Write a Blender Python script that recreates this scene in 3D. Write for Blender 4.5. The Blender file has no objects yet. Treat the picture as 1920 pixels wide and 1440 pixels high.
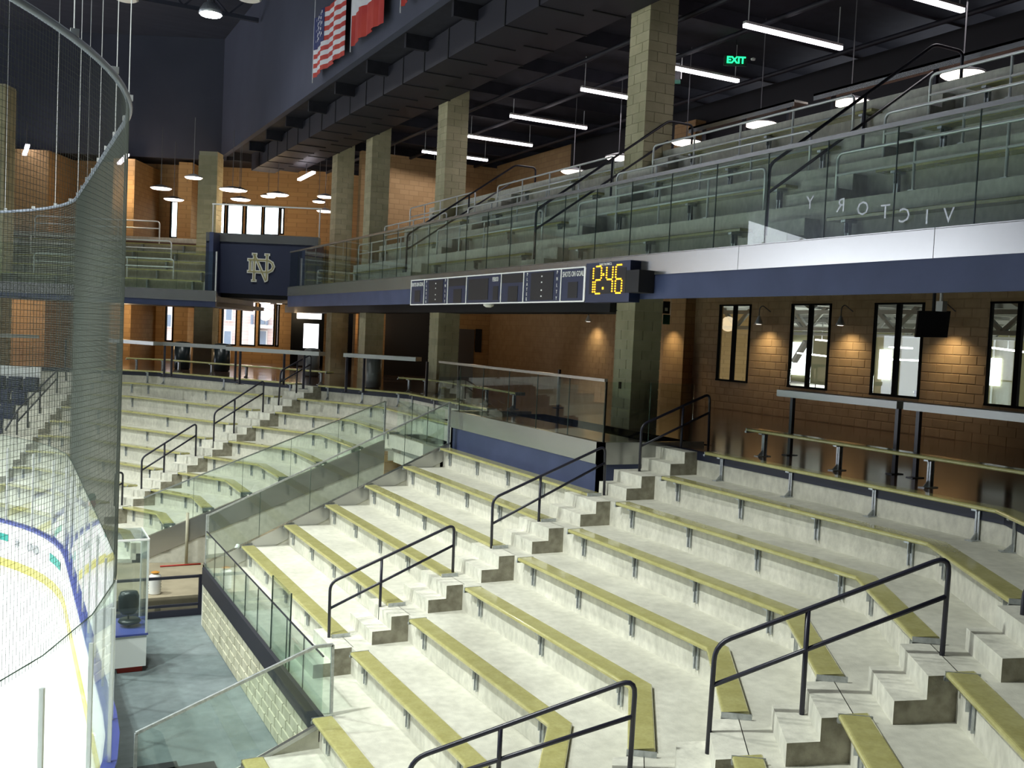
import bpy, math, random
import numpy as np
from mathutils import Vector, Matrix

random.seed(4)
S = bpy.context.scene
COL = S.collection

# ------------------------------------------------------------------ camera, world, lights, exposure
# world: X uphill (away from the ice) on the near stand, Y along its rows, Z up; the eye is the origin
FPX = 1850.0
YAW, PIT, ROL = math.radians(27.4), math.radians(2.75), math.radians(2.65)
f0 = Vector((math.sin(YAW), math.cos(YAW), 0)); r0 = Vector((math.cos(YAW), -math.sin(YAW), 0)); u0 = Vector((0, 0, 1))
FW = f0 * math.cos(PIT) - u0 * math.sin(PIT); UP = u0 * math.cos(PIT) + f0 * math.sin(PIT)
RT = r0 * math.cos(ROL) + UP * math.sin(ROL); U2 = UP * math.cos(ROL) - r0 * math.sin(ROL)
cam = bpy.data.cameras.new('camera'); camo = bpy.data.objects.new('camera', cam); COL.objects.link(camo)
cam.sensor_width = 36; cam.lens = 36 * FPX / 1920; cam.clip_start = 0.05; cam.clip_end = 400
camo.matrix_world = Matrix(((RT.x, U2.x, -FW.x, 0), (RT.y, U2.y, -FW.y, 0), (RT.z, U2.z, -FW.z, 0), (0, 0, 0, 1)))
S.camera = camo
S.view_settings.view_transform = 'Standard'; S.view_settings.look = 'None'
S.view_settings.gamma = 1.0; S.view_settings.use_curve_mapping = False
S.view_settings.exposure = 0.0
S.cycles.use_denoising = True
S.cycles.max_bounces = 6; S.cycles.diffuse_bounces = 3; S.cycles.glossy_bounces = 3
S.cycles.transparent_max_bounces = 40; S.cycles.transmission_bounces = 4
S.cycles.sample_clamp_indirect = 6.0; S.cycles.caustics_reflective = False; S.cycles.caustics_refractive = False

W = bpy.data.worlds.new('sky'); S.world = W; W.use_nodes = True
bg = W.node_tree.nodes['Background']; bg.inputs[0].default_value = (0.86, 0.9, 1.0, 1); bg.inputs[1].default_value = 7.0

def light(name, kind, loc, power, col, size=0.6, aim=None, spot=None, blend=0.6):
    l = bpy.data.lights.new(name, kind); l.energy = power; l.color = col
    if kind == 'AREA': l.size = size
    else: l.shadow_soft_size = size
    if spot: l.spot_size = math.radians(spot); l.spot_blend = blend
    o = bpy.data.objects.new(name, l); COL.objects.link(o); o.location = loc
    if aim is not None:
        o.rotation_euler = (Vector(aim) - Vector(loc)).to_track_quat('-Z', 'Y').to_euler()
    return o

COOL = (0.95, 1.0, 0.94)
FARL = [(-2.5, 32.5, 10.2), (4.5, 33.6, 9.3)]
for p in FARL:
    light('far_light', 'SPOT', p, 950, (0.96, 1.0, 0.95), 0.35, (p[0] + .5, p[1] + 2.5, -3), 112, 0.9)  # added spots that brighten the far stand and monogram wall
HIGH = [(-5, 10, 10.6), (-6, 22, 10.6), (-17, 10, 10.6), (-17, 25, 10.6), (-30, 17, 10.6)]
for i, p in enumerate(HIGH):
    light('ice_light', 'SPOT', p, 11000, COOL, 0.35, (p[0] + 2, p[1], -6), 104 if p[0] > -10 else 128, 0.7)
STANDL = [(1.2, 21.0, 9.6), (1.2, 13.0, 9.6), (0.2, 29.0, 9.6)]
for p in STANDL:
    light('stand_light', 'SPOT', p, 1000 if p[1] > 25 else 2700 if p[1] > 20 else 3100, (0.98, 1.0, 0.92), 0.35, (p[0] + 1.5, p[1], -6), 92, 0.9)

# ------------------------------------------------------------------ geometry helpers
def vray(px, py): return FW + RT * ((px - 960) / FPX) - U2 * ((py - 720) / FPX)
def at(px, py, X=None, Y=None, Z=None, V=None, plane=None):
    v = vray(px, py)
    if X is not None: k = X / v.x
    elif Y is not None: k = Y / v.y
    elif Z is not None: k = Z / v.z
    elif V is not None: k = V / v.dot(f0)
    else:
        a, b = plane; n = Vector((-(b[1] - a[1]), b[0] - a[0], 0)); k = n.dot(Vector((a[0], a[1], 0))) / n.dot(v)
    return v * k
def UV(u, v, z=0.0): return Vector((u * r0.x + v * f0.x, u * r0.y + v * f0.y, z))

class MB:
    def __init__(self): self.v = []; self.f = []; self.m = []
    def add(self, vs, fs, mi=0):
        b = len(self.v); self.v += [tuple(v) for v in vs]
        self.f += [tuple(b + i for i in f) for f in fs]; self.m += [mi] * len(fs)
    def box(self, a, b, mi=0):
        x0, y0, z0 = [min(p, q) for p, q in zip(a, b)]; x1, y1, z1 = [max(p, q) for p, q in zip(a, b)]
        self.add([(x0, y0, z0), (x1, y0, z0), (x1, y1, z0), (x0, y1, z0), (x0, y0, z1), (x1, y0, z1), (x1, y1, z1), (x0, y1, z1)],
                 [(0, 3, 2, 1), (4, 5, 6, 7), (0, 1, 5, 4), (1, 2, 6, 5), (2, 3, 7, 6), (3, 0, 4, 7)], mi); return self
    def prism(self, pts, z0, z1, mi=0):
        """pts: 2D outline; z0, z1 numbers or per-vertex lists"""
        n = len(pts)
        a0 = sum(pts[i][0] * pts[(i + 1) % n][1] - pts[(i + 1) % n][0] * pts[i][1] for i in range(n))
        z0 = z0 if isinstance(z0, (list, tuple)) else [z0] * n; z1 = z1 if isinstance(z1, (list, tuple)) else [z1] * n
        if a0 < 0: pts = pts[::-1]; z0 = z0[::-1]; z1 = z1[::-1]
        vs = [(p[0], p[1], z) for p, z in zip(pts, z0)] + [(p[0], p[1], z) for p, z in zip(pts, z1)]
        self.add(vs, [tuple(range(n - 1, -1, -1)), tuple(range(n, 2 * n))] + [(i, (i + 1) % n, n + (i + 1) % n, n + i) for i in range(n)], mi); return self
    def bar(self, p, q, w, h=None, mi=0, up=(0, 0, 1)):
        p = Vector(p); q = Vector(q); h = h or w; d = (q - p).normalized(); up = Vector(up)
        if abs(d.dot(up)) > 0.98: up = Vector((1, 0, 0))
        s = d.cross(up).normalized() * w / 2; t = s.cross(d).normalized() * h / 2
        vs = [p - s - t, p + s - t, p + s + t, p - s + t, q - s - t, q + s - t, q + s + t, q - s + t]
        self.add(vs, [(0, 3, 2, 1), (4, 5, 6, 7), (0, 1, 5, 4), (1, 2, 6, 5), (2, 3, 7, 6), (3, 0, 4, 7)][::1], mi); return self
    def tube(self, pts, r, n=8, mi=0, cap=True):
        pts = [Vector(p) for p in pts]; rings = []; ref = None
        for i, p in enumerate(pts):
            d = (pts[min(i + 1, len(pts) - 1)] - pts[max(i - 1, 0)]).normalized()
            if ref is None:
                ref = d.orthogonal().normalized()
            ref = (ref - d * ref.dot(d)).normalized(); s = d.cross(ref)
            rr = r
            if 0 < i < len(pts) - 1:
                c = (pts[i + 1] - p).normalized().dot((p - pts[i - 1]).normalized()); rr = r / max(0.75, math.sqrt(max(0.0, (1 + c) / 2)))
            rings.append([p + (ref * math.cos(2 * math.pi * k / n) + s * math.sin(2 * math.pi * k / n)) * rr for k in range(n)])
        vs = [v for rg in rings for v in rg]; fs = []
        for i in range(len(pts) - 1):
            for k in range(n):
                a = i * n + k; b = i * n + (k + 1) % n; fs.append((a, b, b + n, a + n))
        if cap: fs += [tuple(range(n - 1, -1, -1)), tuple(range((len(pts) - 1) * n, len(pts) * n))]
        self.add(vs, fs, mi); return self
    def lathe(self, c, prof, n=20, mi=0):
        c = Vector(c); vs = []; fs = []
        for r, z in prof: vs += [c + Vector((r * math.cos(2 * math.pi * k / n), r * math.sin(2 * math.pi * k / n), z)) for k in range(n)]
        for i in range(len(prof) - 1):
            for k in range(n):
                a = i * n + k; b = i * n + (k + 1) % n; fs.append((a, b, b + n, a + n))
        fs += [tuple(range(n - 1, -1, -1)), tuple(range((len(prof) - 1) * n, len(prof) * n))]
        self.add(vs, fs, mi); return self
    def sweep(self, path, prof, mi=0):
        """path: list of (outline points at that station); prof closed loop already placed"""
        n = len(path[0]); vs = [p for st in path for p in st]; fs = []
        for i in range(len(path) - 1):
            for k in range(n):
                a = i * n + k; b = i * n + (k + 1) % n; fs.append((a, a + n, b + n, b))
        fs += [tuple(range(n)), tuple(range(len(path) * n - 1, (len(path) - 1) * n - 1, -1))]
        self.add(vs, fs, mi); return self

WP = {}
def wpos(o): return WP.get(o.name, Vector((0, 0, 0)))
def link(name, me, parent=None, loc=None, rz=0.0):
    o = bpy.data.objects.new(name, me); COL.objects.link(o)
    if parent is not None:
        o.parent = parent
    L = Vector(loc) if loc is not None else Vector((0, 0, 0))
    WP[o.name] = L.copy()
    o.location = L - (wpos(parent) if parent is not None else Vector((0, 0, 0)))
    if rz: o.rotation_euler = (0, 0, rz)
    return o
def mesh(name, mb, mats, off=(0, 0, 0), smooth=False):
    me = bpy.data.meshes.new(name); o = Vector(off)
    me.from_pydata([(v[0] - o.x, v[1] - o.y, v[2] - o.z) for v in mb.v], [], mb.f)
    for m in (mats if isinstance(mats, (list, tuple)) else [mats]): me.materials.append(m)
    if any(mb.m): me.polygons.foreach_set('material_index', mb.m)
    if smooth: me.polygons.foreach_set('use_smooth', [True] * len(mb.f))
    me.update(); return me
def build(name, mb, mats, parent=None, label=None, smooth=False, loc=None):
    """mb in world coordinates; the origin of the object goes to its base (or to the parent's)"""
    if loc is None:
        if parent is not None: loc = wpos(parent)
        else:
            xs = np.array(mb.v); loc = (float(xs[:, 0].mean()), float(xs[:, 1].mean()), float(xs[:, 2].min()))
    me = mesh(name, mb, mats, loc, smooth); o = link(name, me, parent, loc)
    if label: o['label'] = label
    return o
def tag(o, label, cat, group=None):
    o['label'] = label; o['category'] = cat
    if group: o['group'] = group
    return o
def thing(name, label, cat, loc, group=None):
    o = bpy.data.objects.new(name, None); COL.objects.link(o); o.location = loc; WP[o.name] = Vector(loc)
    o.empty_display_size = 0.1
    return tag(o, label, cat, group)
def struct(name, mb, mats, parent=None, **k):
    o = build(name, mb, mats, parent, **k)
    if parent is None: o['kind'] = 'structure'
    return o
def rounded(pts, rad, n=5):
    pts = [Vector(p) for p in pts]; out = [pts[0]]
    for i in range(1, len(pts) - 1):
        a, b, c = pts[i - 1], pts[i], pts[i + 1]
        r = min(rad, (a - b).length * .45, (c - b).length * .45)
        p = b + (a - b).normalized() * r; q = b + (c - b).normalized() * r
        for k in range(n + 1):
            t = k / n; out.append(p * (1 - t) ** 2 + b * 2 * t * (1 - t) + q * t * t)
    out.append(pts[-1]); return out

# ------------------------------------------------------------------ materials
def new_mat(name):
    m = bpy.data.materials.new(name); m.use_nodes = True; nt = m.node_tree
    return m, nt, nt.nodes['Principled BSDF']
def N(nt, t, **k):
    n = nt.nodes.new(t)
    for a, b in k.items(): setattr(n, a, b)
    return n
def basic(name, col, rough=0.5, metal=0.0, emit=None, estr=0.0, spec=None, coat=0.0):
    m, nt, b = new_mat(name); b.inputs['Base Color'].default_value = (*col, 1); b.inputs['Roughness'].default_value = rough
    b.inputs['Metallic'].default_value = metal
    if emit: b.inputs['Emission Color'].default_value = (*emit, 1); b.inputs['Emission Strength'].default_value = estr
    if spec is not None: b.inputs['Specular IOR Level'].default_value = spec
    if coat: b.inputs['Coat Weight'].default_value = coat; b.inputs['Coat Roughness'].default_value = 0.1
    return m
def noisy(name, c1, c2, scale=3.0, rough=0.6, metal=0.0, detail=6, bump=0.0, bscale=40, rand=0.0, stretch=None, lo=.35, hi=.65, coat=0, mottle=None, rough2=None):
    m, nt, b = new_mat(name); tc = N(nt, 'ShaderNodeTexCoord'); mp = N(nt, 'ShaderNodeMapping')
    geo = N(nt, 'ShaderNodeNewGeometry')
    nt.links.new(geo.outputs['Position'], mp.inputs[0])
    if stretch: mp.inputs['Scale'].default_value = stretch
    nz = N(nt, 'ShaderNodeTexNoise'); nz.inputs['Scale'].default_value = scale; nz.inputs['Detail'].default_value = detail
    nt.links.new(mp.outputs[0], nz.inputs['Vector'])
    rp = N(nt, 'ShaderNodeValToRGB'); rp.color_ramp.elements[0].position = lo; rp.color_ramp.elements[1].position = hi
    rp.color_ramp.elements[0].color = (*c1, 1); rp.color_ramp.elements[1].color = (*c2, 1)
    nt.links.new(nz.outputs[0], rp.inputs[0]); out = rp.outputs[0]
    if mottle:
        n2 = N(nt, 'ShaderNodeTexNoise'); n2.inputs['Scale'].default_value = mottle[0]; n2.inputs['Detail'].default_value = 8
        nt.links.new(mp.outputs[0], n2.inputs['Vector'])
        mr = N(nt, 'ShaderNodeMapRange'); mr.inputs[1].default_value = .3; mr.inputs[2].default_value = .7; mr.inputs[3].default_value = 1 - mottle[1]; mr.inputs[4].default_value = 1 + mottle[1]
        nt.links.new(n2.outputs[0], mr.inputs[0])
        mx = N(nt, 'ShaderNodeVectorMath', operation='SCALE'); nt.links.new(out, mx.inputs[0]); nt.links.new(mr.outputs[0], mx.inputs['Scale']); out = mx.outputs[0]
    if rand:
        oi = N(nt, 'ShaderNodeObjectInfo'); mr = N(nt, 'ShaderNodeMapRange'); mr.inputs[3].default_value = 1 - rand; mr.inputs[4].default_value = 1 + rand
        nt.links.new(oi.outputs['Random'], mr.inputs[0])
        mx = N(nt, 'ShaderNodeVectorMath', operation='SCALE'); nt.links.new(out, mx.inputs[0]); nt.links.new(mr.outputs[0], mx.inputs['Scale']); out = mx.outputs[0]
    nt.links.new(out, b.inputs['Base Color']); b.inputs['Roughness'].default_value = rough; b.inputs['Metallic'].default_value = metal
    if coat: b.inputs['Coat Weight'].default_value = coat; b.inputs['Coat Roughness'].default_value = 0.12
    if rough2 is not None:
        mr = N(nt, 'ShaderNodeMapRange'); mr.inputs[1].default_value = .3; mr.inputs[2].default_value = .7; mr.inputs[3].default_value = rough; mr.inputs[4].default_value = rough2
        nt.links.new(nz.outputs[0], mr.inputs[0]); nt.links.new(mr.outputs[0], b.inputs['Roughness'])
    if bump:
        n3 = N(nt, 'ShaderNodeTexNoise'); n3.inputs['Scale'].default_value = bscale; nt.links.new(mp.outputs[0], n3.inputs['Vector'])
        bp = N(nt, 'ShaderNodeBump'); bp.inputs['Strength'].default_value = bump; bp.inputs['Distance'].default_value = 0.01
        nt.links.new(n3.outputs[0], bp.inputs['Height']); nt.links.new(bp.outputs[0], b.inputs['Normal'])
    return m
def thin_glass(name, tint=(0.9, 0.96, 0.93), haze=0.02, refl=1.0, hazecol=(0.6, 0.66, 0.62)):
    m = bpy.data.materials.new(name); m.use_nodes = True; nt = m.node_tree; nt.nodes.clear()
    out = N(nt, 'ShaderNodeOutputMaterial'); tr = N(nt, 'ShaderNodeBsdfTransparent'); gl = N(nt, 'ShaderNodeBsdfGlossy'); df = N(nt, 'ShaderNodeBsdfDiffuse')
    tr.inputs[0].default_value = (*tint, 1); gl.inputs[0].default_value = (refl, refl, refl, 1); gl.inputs['Roughness'].default_value = 0.01
    df.inputs[0].default_value = (*hazecol, 1)
    lw = N(nt, 'ShaderNodeLayerWeight'); lw.inputs[0].default_value = .5
    pw = N(nt, 'ShaderNodeMath', operation='POWER'); pw.inputs[1].default_value = 4.5; nt.links.new(lw.outputs['Facing'], pw.inputs[0])
    fr = N(nt, 'ShaderNodeMapRange'); fr.inputs[3].default_value = .035; fr.inputs[4].default_value = .85; nt.links.new(pw.outputs[0], fr.inputs[0])
    m1 = N(nt, 'ShaderNodeMixShader'); m1.inputs[0].default_value = haze; nt.links.new(tr.outputs[0], m1.inputs[1]); nt.links.new(df.outputs[0], m1.inputs[2])
    m2 = N(nt, 'ShaderNodeMixShader'); nt.links.new(fr.outputs[0], m2.inputs[0]); nt.links.new(m1.outputs[0], m2.inputs[1]); nt.links.new(gl.outputs[0], m2.inputs[2])
    nt.links.new(m2.outputs[0], out.inputs[0]); return m
def block_mat(name, c1, c2, cm, w=0.4, h=0.2, axis=0):
    """far masonry, too small to pick apart: running-bond pattern laid along the wall"""
    m, nt, b = new_mat(name); geo = N(nt, 'ShaderNodeNewGeometry'); sx = N(nt, 'ShaderNodeSeparateXYZ'); nt.links.new(geo.outputs['Position'], sx.inputs[0])
    cx = N(nt, 'ShaderNodeCombineXYZ'); ad = N(nt, 'ShaderNodeMath', operation='ADD')
    nt.links.new(sx.outputs[0], ad.inputs[0]); nt.links.new(sx.outputs[1], ad.inputs[1])
    nt.links.new(ad.outputs[0], cx.inputs[0]); nt.links.new(sx.outputs[2], cx.inputs[1])
    br = N(nt, 'ShaderNodeTexBrick'); br.inputs['Scale'].default_value = 1.0; br.inputs['Brick Width'].default_value = w; br.inputs['Row Height'].default_value = h
    br.inputs['Mortar Size'].default_value = 0.012; br.inputs['Color1'].default_value = (*c1, 1); br.inputs['Color2'].default_value = (*c2, 1); br.inputs['Mortar'].default_value = (*cm, 1)
    nt.links.new(cx.outputs[0], br.inputs['Vector']); nt.links.new(br.outputs['Color'], b.inputs['Base Color']); b.inputs['Roughness'].default_value = .75
    return m

M = {}
M['concrete'] = noisy('cast_concrete', (0.54, 0.535, 0.465), (0.64, 0.635, 0.555), 1.3, 0.72, bump=.25, bscale=60, mottle=(9, .1))
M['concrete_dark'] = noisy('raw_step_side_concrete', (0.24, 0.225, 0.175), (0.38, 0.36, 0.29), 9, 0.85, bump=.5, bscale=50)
M['riser'] = noisy('riser_concrete', (0.60, 0.595, 0.52), (0.72, 0.71, 0.625), 2.4, 0.75, bump=.3, bscale=45, mottle=(14, .12), stretch=(1, 1, .6))
M['bench'] = noisy('bench_coating', (0.42, 0.395, 0.155), (0.49, 0.465, 0.20), 6, 0.20, coat=.6, mottle=(30, .08))
M['steel'] = noisy('brushed_steel', (0.40, 0.405, 0.395), (0.50, 0.505, 0.49), .25, 0.24, metal=.85, detail=1, stretch=(1, 1, .2))
M['steeldull'] = basic('dull_counter_steel', (0.36, 0.37, 0.36), 0.4, .6)
M['galv'] = noisy('galvanised_bracket', (0.42, 0.45, 0.47), (0.58, 0.61, 0.63), 20, 0.42, metal=.7)
M['chrome'] = basic('bright_pipe', (0.74, 0.76, 0.76), 0.35, .35)
M['black'] = basic('dark_painted_steel', (0.022, 0.022, 0.038), 0.35)
M['navy'] = noisy('navy_fascia', (0.035, 0.05, 0.12), (0.045, 0.062, 0.145), 2, 0.6)
M['navydeep'] = basic('deep_navy_wall', (0.02, 0.027, 0.07), 0.6)
M['navyband'] = basic('navy_trim', (0.016, 0.02, 0.045), 0.5)
M['glass'] = thin_glass('guard_glass', (0.90, 0.95, 0.92), .004)
M['glass_edge'] = basic('glass_edge', (0.02, 0.05, 0.04), 0.3)
M['rinkglass'] = thin_glass('rink_glass', (0.95, 0.98, 0.97), .02, 1.0, (.8, .86, .84))
M['ledge'] = noisy('tan_ledge_concrete', (0.24, 0.205, 0.14), (0.32, 0.275, 0.19), 2, 0.8)
M['rubber'] = noisy('rubber_floor', (0.115, 0.145, 0.155), (0.17, 0.205, 0.215), .9, 0.75, bump=.3, bscale=90, mottle=(7, .12))
M['ice'] = noisy('ice_surface', (0.86, 0.9, 0.92), (0.93, 0.95, 0.96), .4, 0.18)
M['board'] = basic('white_dasher_board', (0.86, 0.88, 0.88), 0.35)
M['cap'] = basic('blue_dasher_cap', (0.06, 0.08, 0.30), 0.35)
M['kick'] = basic('yellow_kick_plate', (0.62, 0.56, 0.14), 0.4)
M['teal'] = basic('teal_advert', (0.02, 0.32, 0.28), 0.5)
M['grey'] = basic('grey_print', (0.25, 0.27, 0.3), 0.5)
M['block'] = noisy('split_block', (0.42, 0.41, 0.30), (0.54, 0.52, 0.40), 3, 0.85, rand=.10, bump=.5, bscale=30)
M['mortar'] = basic('mortar', (0.62, 0.60, 0.50), 0.9)
M['colblock'] = noisy('column_block', (0.44, 0.405, 0.25), (0.52, 0.48, 0.31), 3, 0.85, rand=.09, bump=.4, bscale=30)
M['colmortar'] = basic('column_mortar', (0.50, 0.47, 0.33), 0.9)
M['wallblock'] = noisy('tan_wall_block', (0.42, 0.28, 0.145), (0.49, 0.335, 0.18), 3, 0.8, rand=.07)
M['wallmortar'] = basic('tan_mortar', (0.38, 0.25, 0.13), 0.9)
M['farwall'] = block_mat('far_block_wall', (0.46, 0.29, 0.13), (0.53, 0.34, 0.16), (0.38, 0.24, 0.11))
M['farwallrow'] = M['farwall']
M['conc_floor'] = noisy('polished_concourse_floor', (0.11, 0.065, 0.048), (0.16, 0.10, 0.075), .8, 0.09, mottle=(5, .12), coat=.7, rough2=.16)
M['blackmat'] = basic('black_paint', (0.012, 0.012, 0.016), 0.7)
M['ceil'] = noisy('dark_ceiling', (0.010, 0.010, 0.017), (0.016, 0.016, 0.026), 3, 0.8)
M['duct'] = basic('dark_duct', (0.013, 0.013, 0.022), 0.6)
M['bulk'] = noisy('blue_black_bulkhead', (0.05, 0.055, 0.085), (0.06, 0.066, 0.10), .5, 0.8)
M['roof'] = noisy('navy_roof', (0.03, 0.034, 0.055), (0.04, 0.045, 0.07), 1.0, 0.85, stretch=(.3, 3, 1))
M['white'] = basic('white_plastic', (0.8, 0.8, 0.78), 0.4)
M['whiteprint'] = basic('white_lettering', (0.95, 0.96, 0.96), 0.5, emit=(0.85, 0.87, .9), estr=0.0)
M['sbnavy'] = basic('scoreboard_face', (0.012, 0.022, 0.07), 0.4)
M['sbdark'] = basic('unlit_led_module', (0.006, 0.006, 0.008), 0.5)
M['amber'] = basic('lit_amber_led', (1, .5, 0), 0.5, emit=(1.0, 0.50, 0.02), estr=3.0)
M['greenlit'] = basic('lit_exit_green', (0, .3, .1), 0.5, emit=(0.02, 1.0, 0.30), estr=2.0)
M['tube'] = basic('lit_fluorescent', (1, 1, 1), 0.5, emit=(1.0, 0.92, 1.0), estr=7)
M['disc'] = basic('lit_pendant_bowl', (1, 1, 1), 0.5, emit=(1.0, 0.86, 0.74), estr=5)
M['hot'] = basic('lit_high_bay', (1, 1, 1), 0.5, emit=(0.95, 0.98, 1.0), estr=60)
M['goldlogo'] = basic('gold_letter', (0.42, 0.38, 0.18), 0.5)
M['silverlogo'] = basic('silver_letter', (0.85, 0.86, 0.80), 0.5)
M['frame'] = basic('black_window_frame', (0.006, 0.007, 0.008), 0.8, spec=.1)
M['hallwall'] = basic('hall_wall', (0.56, 0.53, 0.33), 0.8)
M['halltruss'] = basic('hall_truss', (0.42, 0.42, 0.42), 0.6)
M['hallroof'] = basic('hall_roof', (0.33, 0.34, 0.36), 0.7)
M['skypanel'] = basic('daylight_pane', (1, 1, 1), 0.5, emit=(0.93, 0.95, 1.0), estr=2.5)
M['pinkbrick'] = block_mat('pale_brick_facade', (0.62, 0.46, 0.46), (0.68, 0.52, 0.51), (0.74, 0.64, 0.62), .6, .18)
M['limestone'] = basic('pale_limestone', (0.75, 0.72, 0.72), 0.8)
M['greypane'] = basic('grey_window_pane', (0.20, 0.25, 0.35), 0.2)
M['red'] = noisy('red_cloth', (0.42, 0.035, 0.03), (0.52, 0.06, 0.04), 2, 0.8)
M['cloth'] = noisy('white_cloth', (0.62, 0.63, 0.68), (0.72, 0.73, 0.76), 2, 0.8)
M['cantonblue'] = basic('blue_cloth', (0.03, 0.04, 0.14), 0.8)
M['seatblue'] = basic('navy_seat_plastic', (0.012, 0.018, 0.06), 0.4)
M['net'] = basic('net_cord', (0.16, 0.18, 0.16), 0.8)
M['netpipe'] = basic('net_rail', (0.20, 0.23, 0.28), 0.35, .3)
M['sign'] = basic('sign_green', (0.0, 0.09, 0.05), 0.5)
M['door'] = basic('grey_door', (0.12, 0.12, 0.13), 0.4)
M['bin'] = basic('dark_bin', (0.012, 0.02, 0.022), 0.3)
M['greybin'] = basic('grey_bin', (0.14, 0.15, 0.15), 0.35)
M['orange'] = basic('orange_lid', (0.45, 0.2, 0.02), 0.6)
M['redpaint'] = basic('red_paint', (0.4, 0.03, 0.02), 0.5)

# ------------------------------------------------------------------ the bowl: every row is one bent line, linear in the row number s
D0 = Vector((-math.sin(math.radians(34.3)), -math.cos(math.radians(34.3)), 0))
D2 = Vector((-math.sin(math.radians(31.5)), math.cos(math.radians(31.5)), 0))
D3 = Vector((-r0.x, -r0.y, 0))
def Bp(s): return Vector((4.27 + .833 * s, 8.91 - .22 * s, 0))
def Cp(s): return Vector((4.27 + .833 * s, 25.45 + .08 * s, 0))
def Dp(s):
    c = Cp(s); return c + D2 * ((28 + .74 * s - c.dot(f0)) / D2.dot(f0))
def pt(s, q):
    g, t = q
    if g == 0: return Bp(s) + D0 * t
    if g == 1: return Vector((4.27 + .833 * s, t, 0))
    if g == 2: return Cp(s) + D2 * t
    return Dp(s) + D3 * t
def path(s, a, b):
    out = [pt(s, a)]
    for g in range(a[0], b[0]): out.append((Bp, Cp, Dp)[g](s))
    out.append(pt(s, b)); return out
def Zs(n): return -4.37 + .38 * n
def T(n): return Zs(n) - .43
RS = 0.18                                   # riser line sits this far (in rows) behind the bench front
CONC = -1.76; ICE = -5.94
def Yw(X): return 24.0 - (X - 3.07) * .273  # far wall of the tunnel
def yfar(s): 
    X = 4.27 + .833 * s; return Yw(X)
def ribbon(mb, s1, s2, a, b, z0, z1, mi=0):
    """solid between row lines s1 < s2; a, b are ring params or functions of s"""
    fa = a if callable(a) else (lambda s: a); fb = b if callable(b) else (lambda s: b)
    p = path(s1, fa(s1), fb(s1)); q = path(s2, fa(s2), fb(s2))
    for i in range(len(p) - 1):
        mb.prism([p[i][:2], p[i + 1][:2], q[i + 1][:2], q[i][:2]], z0, z1, mi)

def tier(n, a, b, name='floor_tier', where=None):
    t = MB(); ribbon(t, n - 1 + RS, n + RS + .02, a, b, T(n) - .25, T(n), 0)
    r = MB(); ribbon(r, n + RS - .02, n + RS + .12, a, b, T(n) - .02, T(n + 1) - .002 - (.13 if n == 7 else 0), 0)
    o = struct(name, t, M['concrete'])
    build('riser', r, M['riser'], o)
    if n == 7:
        r = MB(); ribbon(r, n + RS - .035, n + RS + .12, a, b, T(8) - .13, T(8) + .004, 0)
        build('edge_trim', r, M['navyband'], o, 'dark navy trim along the concourse edge')
    return o
NEND = 19.62
tiers = {}
for n in range(-2, 8):
    if n < 0: tiers['n', n] = tier(n, (0, 6), (1, 11.6))
    elif n < 6: tiers['n', n] = tier(n, (0, 6), (1, NEND))
    else: tiers['n', n] = tier(n, (0, 6), (1, 13.78))
    tiers['f', n] = tier(n, (lambda s: (1, yfar(s))) if n < 6 else (1, 20.5), (3, 12))

def step(n, s_par, w0, w1, par):
    """two-step concrete block climbing from tread n to n+1; w0, w1 give the ring params of its sides"""
    m = MB(); k = .335
    for s1, s2, h in ((n + RS - 2 * k, n + RS - k, .19), (n + RS - k, n + RS + .01, .38)):
        p, q = pt(s1, w0), pt(s1, w1); r, t = pt(s2, w0), pt(s2, w1)
        m.prism([p[:2], q[:2], t[:2], r[:2]], T(n) - .01, T(n) + h)
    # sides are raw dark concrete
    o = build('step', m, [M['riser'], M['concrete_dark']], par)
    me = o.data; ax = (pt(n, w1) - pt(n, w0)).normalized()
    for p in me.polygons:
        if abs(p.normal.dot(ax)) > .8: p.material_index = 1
    return o
for n in range(0, 8):
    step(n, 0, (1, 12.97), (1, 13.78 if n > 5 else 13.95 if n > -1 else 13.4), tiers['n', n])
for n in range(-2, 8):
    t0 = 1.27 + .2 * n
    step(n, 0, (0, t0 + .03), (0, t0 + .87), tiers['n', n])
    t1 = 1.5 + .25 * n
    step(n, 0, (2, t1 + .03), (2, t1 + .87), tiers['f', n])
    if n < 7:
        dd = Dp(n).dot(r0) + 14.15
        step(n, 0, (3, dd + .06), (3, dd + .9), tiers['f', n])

# ------------------------------------------------------------------ benches
SEAT_PROF = [(.02, -.052), (.006, -.046), (0, -.034), (0, -.02), (.006, -.008), (.018, -.002), (.034, 0), (.29, 0), (.305, -.006), (.31, -.016), (.31, -.045)]
def seat_mesh(mb, n, a, b, z):
    st = []
    ps = {ds: path(n + ds, a, b) for ds in sorted({p[0] for p in SEAT_PROF})}
    for i in range(len(ps[0])):
        st.append([(ps[ds][i].x, ps[ds][i].y, z + dz) for ds, dz in SEAT_PROF])
    mb.sweep(st, None)
_br = MB(); _br.box((.03, -.035, -.075), (.235, .035, -.046)); _br.box((.118, -.035, -.33), (.148, .035, -.07))
_br.box((.06, -.004, -.20), (.13, .004, -.075)); _br.box((.10, -.035, -.35), (.148, -.02, -.075)); _br.box((.10, .02, -.35), (.148, .035, -.075))
ME_BR = mesh('bracket', _br, M['galv'])
_lg = MB(); _lg.box((.03, -.035, -.075), (.235, .035, -.046)); _lg.box((.10, -.03, -.425), (.115, .03, -.07)); _lg.box((.10, -.006, -.425), (.17, .006, -.07)); _lg.box((.155, -.03, -.425), (.17, .03, -.07))
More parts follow.
